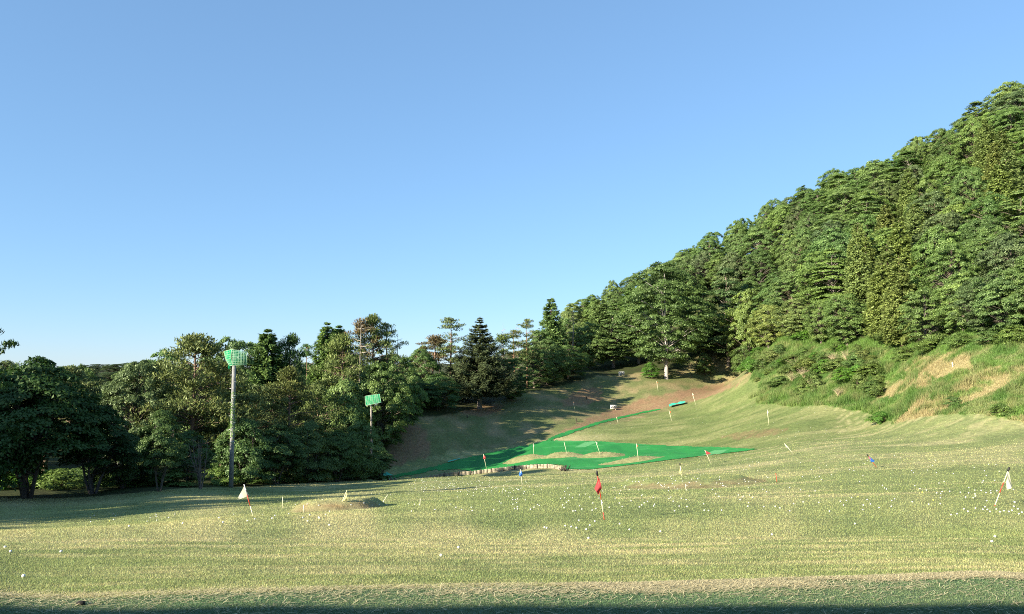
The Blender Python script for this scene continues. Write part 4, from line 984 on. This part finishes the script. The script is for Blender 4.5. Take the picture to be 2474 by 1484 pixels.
# ------------------------------------------------------------------ floodlight poles with net cages
def cagepanel(p00, p10, p11, p01, bow, n, m, netm, par, name, wire=.007, netcut=None):
    """curved wire panel between four corners with a net hung on it"""
    p00, p10, p11, p01 = map(lambda v: np.asarray(v, float), (p00, p10, p11, p01))
    nr = np.cross(p10 - p00, p01 - p00); nr /= np.linalg.norm(nr)
    def S(u, v):
        p = (p00 * (1-u) + p10 * u) * (1-v) + (p01 * (1-u) + p11 * u) * v
        return p + nr * bow * math.sin(math.pi * v) + nr * bow * .8 * math.sin(math.pi * u)
    mb = MB()
    for i in range(n + 1):
        u = i / n + (rng.uniform(-.02, .02) if 0 < i < n else 0); mb.tube([S(u, v) for v in np.linspace(0, 1, 9)], wire * (1.9 if i in (0, n) else 1), 5)
    for j in range(m + 1):
        v = j / m; mb.tube([S(u, v) for u in np.linspace(0, 1, 9)], wire * (1.9 if j in (0, m) else 1), 5)
    mb.build('wire_' + name, M_WIRE, par)
    k = 13; g = np.array([[S(u, v) + nr * .02 for u in np.linspace(0, 1, k)] for v in np.linspace(0, 1, k)])
    g += rng.normal(0, .012, g.shape)
    ii = np.arange(k * k).reshape(k, k)
    mk('net_' + name, g, np.stack([ii[:-1, :-1], ii[:-1, 1:], ii[1:, 1:], ii[1:, :-1]], -1).reshape(-1, 4), netm, par, True)
def floodlight(par, p, yaw):
    mb = MB(); c, s = math.cos(yaw), math.sin(yaw)
    mb.tube([p, p + np.array([c * .12, s * .12, 0]), p + np.array([c * .3, s * .3, .01])], [.06, .10, .15], 10); mb.tube([p - np.array([0, 0, .25]), p], .02, 6)
    mb.build('floodlight', M_STEEL, par)
# concrete pole
q1 = hit([231], [487.6])[0]; q1 = np.array(q1); Y1 = float(q1[1])
def P1(x, y, dy=0): v = W_((860 + x / 9.894) / 4, (1370 + y / 9.894) / 4, Y1) - q1; return v + np.array([0, dy, 0])
e1 = empty('floodlight_pole', tuple(q1))
top = P1(770, 330); lean = np.array([top[0], top[1], top[2]])
mb = MB(); mb.tube([lean * 0 - np.array([0, 0, .4]), lean * .33, lean * .66, lean], [.165, .155, .145, .130], 20); mb.build('pole', M_CONC, e1, True)
for i in range(9):
    f = .42 + .05 * i; mb = MB(); s = 1 if i % 2 else -1; c = lean * f
    mb.tube([c + np.array([0, -.1, 0]), c + np.array([s * .26, -.1, .01])], .012, 5); mb.build('climbing_rung', M_STEEL, e1)
ring = MB()
for f in (.33, .655): ring.tube([lean * f - np.array([0, 0, .03]), lean * f + np.array([0, 0, .03])], .172 - .035 * f, 20)
ring.build('steel_band', M_STEEL, e1)
cagepanel(P1(700, 285, -.15), P1(1240, 360, .15), P1(1235, 885, .1), P1(735, 905, -.2), -.14, 9, 9, M_NET2, e1, 'panel')
cagepanel(P1(290, 350, .35), P1(690, 275, -.15), P1(735, 905, -.2), P1(560, 930, .1), -.10, 5, 7, M_NET, e1, 'wing')
mbn = MB(); k = 9
pl = [(P1(470, 640, .25), P1(600, 640, .1)), (P1(480, 850, .2), P1(600, 860, .1)), (P1(470, 1000, .2), P1(585, 960, .12)), (P1(490, 1060, .2), P1(570, 1040, .15))]
g = np.array([[a * (1 - u) + b * u + np.array([0, .06 * math.sin(u * 9), 0]) for u in np.linspace(0, 1, k)] for a, b in pl]); ii = np.arange(4 * k).reshape(4, k)
mk('net_rag', g, np.stack([ii[:-1, :-1], ii[:-1, 1:], ii[1:, 1:], ii[1:, :-1]], -1).reshape(-1, 4), M_NET, e1, True)
floodlight(e1, P1(850, 590, .05), -.3); floodlight(e1, P1(930, 640, .12), .2)
# ivy on the pole
k = 480; f = rng.beta(2, 2, k) * .42 + .3; a = rng.uniform(0, 6.28, k); r = .14 + np.abs(rng.normal(0, .04, k)) * (1 + 1.6 * (np.abs(f - .42) < .06))
cen = lean[None] * f[:, None] + np.stack([np.cos(a) * r, np.sin(a) * r, 0 * a], -1)
v, _ = leafset(cen, np.stack([np.cos(a), np.sin(a), .5 + 0 * a], -1) + rng.normal(0, .3, (k, 3)), .055, .04, None)
o = mk('ivy', v.reshape(-1, 3), np.arange(4 * k).reshape(-1, 4), M_LEAF, e1, fattr={'tint': np.clip(rng.normal(.5, .18, k), 0, 1)}); o.color = (.13, .24, .05, 1)
tag(e1, 'tall grey concrete floodlight pole with ivy and a torn green net cage on top', 'floodlight pole')
# wooden pole
Y2 = 86.0; q2 = W_(371.6, 478.0, Y2); q2[2] = float(height(q2[:1], q2[1:2])[0])
def P2(x, y, dy=0): return W_((1420 + x / 3.536) / 4, (1540 + y / 3.536) / 4, Y2) - q2 + np.array([0, dy, 0])
e2 = empty('floodlight_pole', tuple(q2)); t2 = P2(228, 270)
mb = MB(); mb.tube([t2 * 0 - np.array([0, 0, .4]), t2 * .4 + np.array([.03, 0, 0]), t2 * .75, t2], [.135, .125, .115, .10], 12); mb.build('pole', M_WOODPOLE, e2, True)
cagepanel(P2(145, 158, -.1), P2(350, 126, -.1), P2(376, 242, -.3), P2(160, 290, -.3), -.08, 8, 8, M_NET, e2, 'panel', .009)
mb = MB(); mb.tube([P2(205, 150, .0), P2(210, 285, -.1)], .045, 6); mb.tube([P2(170, 285, .1), P2(370, 245, .1)], .05, 6); mb.tube([P2(240, 330, 0), P2(215, 280, -.1)], .03, 6); mb.build('cage_frame', M_WHITE, e2)
floodlight(e2, P2(280, 275, 0), -.5)
tag(e2, 'weathered wooden floodlight pole with a tilted green net panel on top', 'floodlight pole')

# ------------------------------------------------------------------ timber retaining wall
wp = np.array([(150,486),(230,487),(480,484),(620,456),(720,441),(930,428),(1050,424),(1180,420),(1280,404),(1400,391),(1530,377),(1650,361),(1760,352),(1900,347),(2010,342),(2110,340),(2180,345),(2245,368)], float)
wl = hit((1500 + wp[:, 0] / 3.017) / 4, (1760 + wp[:, 1] / 3.017) / 4, height0)
_t = np.linspace(0, len(wl) - 1, 46); wp = np.stack([np.interp(_t, np.arange(len(wl)), wp[:, 0]), np.interp(_t, np.arange(len(wl)), wp[:, 1])], -1)
wl = np.stack([np.interp(_t, np.arange(len(wl)), wl[:, q_]) for q_ in range(3)], -1)
for _ in range(8): wl[1:-1, :2] = (wl[:-2, :2] + 2 * wl[1:-1, :2] + wl[2:, :2]) / 4
wl[:, 2] = height(wl[:, 0], wl[:, 1]) + .10
for _ in range(4): wl[1:-1, 2] = (wl[:-2, 2] + 2 * wl[1:-1, 2] + wl[2:, 2]) / 4
e3 = empty('timber_wall', tuple(wl[0])); mb = MB(); hts = np.interp(wp[:, 0], [150,600,1180,2100,2245], [.22,.28,.36,.40,.36]) * 1.0
for i in range(len(wl) - 1):
    a, b = wl[i] - wl[0], wl[i+1] - wl[0]; L = np.linalg.norm((b - a)[:2]); rz = math.atan2(b[1] - a[1], b[0] - a[0])
    hgt = (hts[i] + hts[i+1]) / 2 + .22
    for c in range(4):
        zc = (a[2] + b[2]) / 2 - .24 + hgt * (c + .5) / 4 + rng.uniform(-.006, .006); cc = (a + b) / 2
        nv = np.array([math.sin(rz), -math.cos(rz)]) * rng.uniform(-.012, .012)
        mb.box((cc[0] + nv[0], cc[1] + nv[1], zc), L * 1.012, .05, hgt / 4 * .93, rz)
mb.build('plank_wall', M_PLANK, e3)
for i in range(0, len(wl), 3):
    mb = MB(); p = wl[i] - wl[0]; tl = rng.uniform(-.12, .12)
    mb.tube([p + np.array([0, -.09, -.25]), p + np.array([tl, -.09 , hts[i] + .10])], [.04, .035], 7); mb.build('stake', M_DARKWOOD, e3)
tag(e3, 'low curved retaining wall of bleached planks and dark stakes below the green turf', 'wall')
# heap of old stakes at its right end
mb = MB(); pe = hit([(1500 + 2290 / 3.017) / 4], [(1760 + 375 / 3.017) / 4], height0)[0]
for i in range(14):
    a = rng.uniform(0, 6.28); b0 = np.array([rng.uniform(-.35, .35), rng.uniform(-.3, .3), -.05]); mb.tube([b0, b0 + np.array([rng.uniform(-.35, .35), rng.uniform(-.2, .2), rng.uniform(.3, .75)])], rng.uniform(.03, .07), 6)
tag(mb.build('stake_heap', M_DARKWOOD, loc=tuple(pe)), 'heap of dark old stakes at the right end of the timber wall', 'heap')

# ------------------------------------------------------------------ loose net sheets
def netsheet(pts, lift, label, mat=M_TEAL, crumple=.12):
    p = hit([a for a, b in pts], [b for a, b in pts], height0); c = p.mean(0); n = 15; s = np.linspace(0, 1, n)
    A = p[0] + (p[1] - p[0]) * s[:, None]; B = p[3] + (p[2] - p[3]) * s[:, None]; g = A[:, None] + (B - A)[:, None] * s[None, :, None]
    z = height0(g[..., 0], g[..., 1]); g[..., 2] = z + lift + crumple * fbm(g[..., 0] * 1.6, g[..., 1] * 1.1, 121, 3)
    g = np.concatenate([g.reshape(-1, 3)]) - c; ii = np.arange(n * n).reshape(n, n)
    o = mk('net_sheet', g, np.stack([ii[:-1, :-1], ii[:-1, 1:], ii[1:, 1:], ii[1:, :-1]], -1).reshape(-1, 4), mat, None, True, loc=tuple(c)); return tag(o, label, 'net sheet', 'loose teal net sheets')
netsheet([(668.6,406.6),(684.6,403.2),(685.6,404.4),(669.4,408.2)], .25, 'rolled bright teal net sheet at the top edge of the far fairway', crumple=.35)
netsheet([(447.5,462.6),(459.5,459.6),(459.9,460.2),(448.4,463.4)], .12, 'thin pale teal sheet on the edge between slope and green turf')
netsheet([(380.6,475.8),(387,474.2),(393.4,477.4),(386,479.2)], .12, 'crumpled teal sheet at the left tip of the green turf', crumple=.4)
netsheet([(545,466.6),(560,467.6),(561,468.8),(553,467.8)], .10, 'strip of teal net lying at the foot of the timber wall')

# ------------------------------------------------------------------ golf balls
bm_v = []; 
import bmesh
bm = bmesh.new(); bmesh.ops.create_icosphere(bm, subdivisions=2, radius=.0214)
for f in bm.faces: f.smooth = True
bme = bpy.data.meshes.new('golf_ball'); bm.to_mesh(bme); bm.free(); bme.materials.append(M_BALL)
bmy = bme.copy(); bmy.materials.clear(); bmy.materials.append(M_BALLY)
B = []   # (px,row,label group)
def region(n, f, lab):
    for _ in range(n): B.append((*f(), lab))
U_ = random.uniform; N_ = random.gauss
ONE = [(23.5,577.5,'white golf ball in the dark shadow streak at the lower left'),(441,556.5,'white golf ball alone on the lawn in the centre foreground'),(458.5,548.5,'white golf ball just above the central foreground one'),
       (992,542.5,'larger of two white golf balls on the lawn at lower right'),(995,537.5,'farther of two white golf balls on the lawn at lower right'),(772,535.5,'white golf ball alone in the middle of the right lawn'),
       (61,552.5,'white golf ball on the lawn above the shadow streak at left'),(10.5,552.5,'white golf ball near the left edge of the lawn'),(5,548,'white golf ball at the left edge, left of its neighbour'),(588.6,539,'white golf ball on the lawn below left of the red flag'),
       (660.4,532.3,'white golf ball on the lawn to the right of the red flag'),(855,524.5,'white golf ball alone left of the right-hand ball cluster')]
for a in ONE: B.append(a)
for a in [(975.6,508.9),(985,507.5),(983,510),(987.5,510.2),(990,512.2),(1000,512.5),(1004,511.5),(1009,512.2),(1012,511),(1018,509.5),(1022,513),(1019,514.5),(996.5,509.8),(957,514.5),(964,509.6),(968,512),(951,515.5),(1014,507)]:
    B.append((a[0], a[1], 'white golf ball in the cluster around the foot of the right white flag'))
region(26, lambda: (U_(900,1020), U_(489,505)), 'white golf ball scattered on the lawn left of the right white flag')
region(11, lambda: (N_(590,28), U_(521,531)), 'white golf ball lying near the foot of the red flag')
region(46, lambda: (U_(620,750), U_(475,488)), 'white golf ball lying on or around the right mound')
region(34, lambda: (U_(90,330), N_(519,3.2)), 'white golf ball on the bright crest by the left white flag')
region(34, lambda: (U_(430,530), U_(486,494)), 'white golf ball on the shaded lawn by the blue flag')
region(24, lambda: (U_(700,900), U_(495,512)), 'white golf ball scattered on the right lawn')
region(24, lambda: (U_(560,900), U_(490,508)), 'white golf ball scattered on the middle lawn')
region(26, lambda: (U_(240,420), U_(493,506)), 'white golf ball on the shaded ground around the left mound')
nind = len(B)
for _ in range(150): B.append((U_(400,545), U_(478,492), None))
for _ in range(120): B.append((U_(540,1000), U_(455,492), None))
for _ in range(120): B.append((U_(580,860), U_(402,440), None))
for _ in range(60): B.append((U_(560,600), U_(466,470), None))
for _ in range(70): B.append((N_(560,110), U_(494,512), None))
bp = hit([b[0] for b in B], [b[1] for b in B])
far = MB(); ico = np.array([v.co[:] for v in bme.vertices]); icf = np.array([p.vertices[:] for p in bme.polygons])
for i, (b, p) in enumerate(zip(B, bp)):
    zz = p[2] + .018
    if b[2]:
        yel = (i % 23 == 7) and i > 12
        o = link(bpy.data.objects.new('golf_ball', bmy if yel else bme)); o.location = (p[0], p[1], zz)
        tag(o, b[2].replace('white', 'yellow', 1) if yel else b[2], 'golf ball', None if i < 12 else 'golf balls ' + b[2].split('golf ball ')[1])
    elif p[1] < 170:
        far.add(ico * 1.0 + np.array([p[0], p[1], zz + .006]), None, icf)
tag(far.build('golf_balls', M_BALL, smooth=True), 'countless far golf balls sprinkled over the lawn and fairway', 'golf balls', kind='stuff')
# small dark clod on the tee turf
mb = MB(); bm = bmesh.new(); bmesh.ops.create_icosphere(bm, subdivisions=2, radius=.035)
cv = np.array([v.co[:] for v in bm.verts]); cf = np.array([[v.index for v in f.verts] for f in bm.faces]); bm.free()
cv *= (1 + .5 * (vnoise(cv[:, 0] * 60 + 9, cv[:, 1] * 60 + cv[:, 2] * 40, 3) - .5))[:, None] * np.array([1.2, .8, .55])
mb.add(cv, None, cf); pc = hit([80.5], [606.5])[0]
tag(mb.build('soil_clod', principled('dark_soil', (.02, .018, .015), .95, .3, 30), loc=(pc[0], pc[1], pc[2] + .03)), 'small dark clod of earth on the green tee turf', 'clod')

# ------------------------------------------------------------------ tee shelter behind the camera (throws the shade along the bottom)
SUN_EL, SUN_AZ = R(20.0), R(40.0)
e4 = empty('tee_shelter', (0, 0, 0))
mb = MB(); mb.box((-6, -4.3, 4.10), 40, 7.6, .22); mb.box((-6, -.54, 3.93), 40, .08, .3); mb.build('roof', principled('roof_sheet', (.28, .29, .30), .6, .2, 2), e4)
mb = MB(); mb.box((-8.0, -1.1, 4.38), 1.3, .08, .34); mb.build('shadow_board', M_PLANK, e4)  # unseen board added on the roof to cast a shade patch in the foreground
for px in range(-25, 14, 6):
    for yy in (-1.2, -7.4):
        mb = MB(); mb.box((px, yy - .3, 1.95), .14, .14, 4.08); mb.build('post', M_STEEL, e4)
mb = MB(); mb.box((-6, -8.6, 1.9), 39.9, .1, 4.2); mb.build('rear_wall', principled('wall_sheet', (.45, .44, .40), .7, .15, 2), e4)
mb = MB(); mb.tube([(0,0,-.3),(0,0,2.7)], [.13,.12], 10)  # post added out of view to throw the shadow streak at lower left
o = mb.build('shadow_post', M_WOODPOLE, loc=(-11.0, 3.8, float(height(np.array([-11.0]), np.array([3.8]))[0]))); tag(o, 'unseen post added outside the left edge to cast a shadow streak', 'post')
tag(e4, 'open tee shelter with a flat roof over the hitting bays', 'shelter')

# ------------------------------------------------------------------ light
d = Vector((math.cos(SUN_EL) * math.cos(SUN_AZ), math.cos(SUN_EL) * math.sin(SUN_AZ), -math.sin(SUN_EL)))
sl = bpy.data.lights.new('sun', 'SUN'); so = link(bpy.data.objects.new('sun', sl)); so.rotation_euler = d.to_track_quat('-Z', 'Y').to_euler()
sl.energy = 4.8; sl.angle = R(.55); sl.color = (1.0, .90, .72)
w = bpy.data.worlds.new('World'); scene.world = w; w.use_nodes = True
nt = w.node_tree; nt.nodes.clear(); N = nt.nodes; L = nt.links
sky = N.new('ShaderNodeTexSky'); sky.sky_type = 'NISHITA'; sky.sun_disc = False
sky.sun_elevation = SUN_EL; sky.sun_rotation = math.atan2(-d.x, -d.y); sky.altitude = 300; sky.air_density = 1.0; sky.dust_density = .1; sky.ozone_density = 10.0
bgn = N.new('ShaderNodeBackground'); bgn.inputs[1].default_value = .150; ow = N.new('ShaderNodeOutputWorld')
gm = N.new('ShaderNodeGamma'); gm.inputs[1].default_value = .56; L.new(sky.outputs[0], gm.inputs[0]); L.new(gm.outputs[0], bgn.inputs[0]); L.new(bgn.outputs[0], ow.inputs[0])
vs = scene.view_settings; vs.view_transform = 'Standard'; vs.look = 'None'; vs.gamma = 1; vs.use_curve_mapping = False; vs.exposure = 1.52
scene.cycles.max_bounces = 6; scene.cycles.transparent_max_bounces = 12; scene.cycles.diffuse_bounces = 3; scene.cycles.glossy_bounces = 2; scene.cycles.transmission_bounces = 3
scene.cycles.use_denoising = False; scene.cycles.filter_width = 1.0
import os
if os.environ.get('DBG'):
    dg = bpy.context.evaluated_depsgraph_get()
    for px, row in [(613,410),(590,415),(640,405),(655,395),(560,400),(600,470),(660,455),(550,465),(680,415),(300,500),(200,515),(520,486),(450,488),(600,490)]:
        p = Vector(hit([px],[row])[0]) + Vector((0,0,.6)); ok = scene.ray_cast(dg, p - d * 1.5, -d)
        print('DBG', px, row, [round(v,1) for v in p], ok[0] and (ok[4].parent or ok[4])['label'], [round(v,1) for v in ok[1]] if ok[0] else '')
print('TREES', len(TREES), 'HILL', len(HILL))
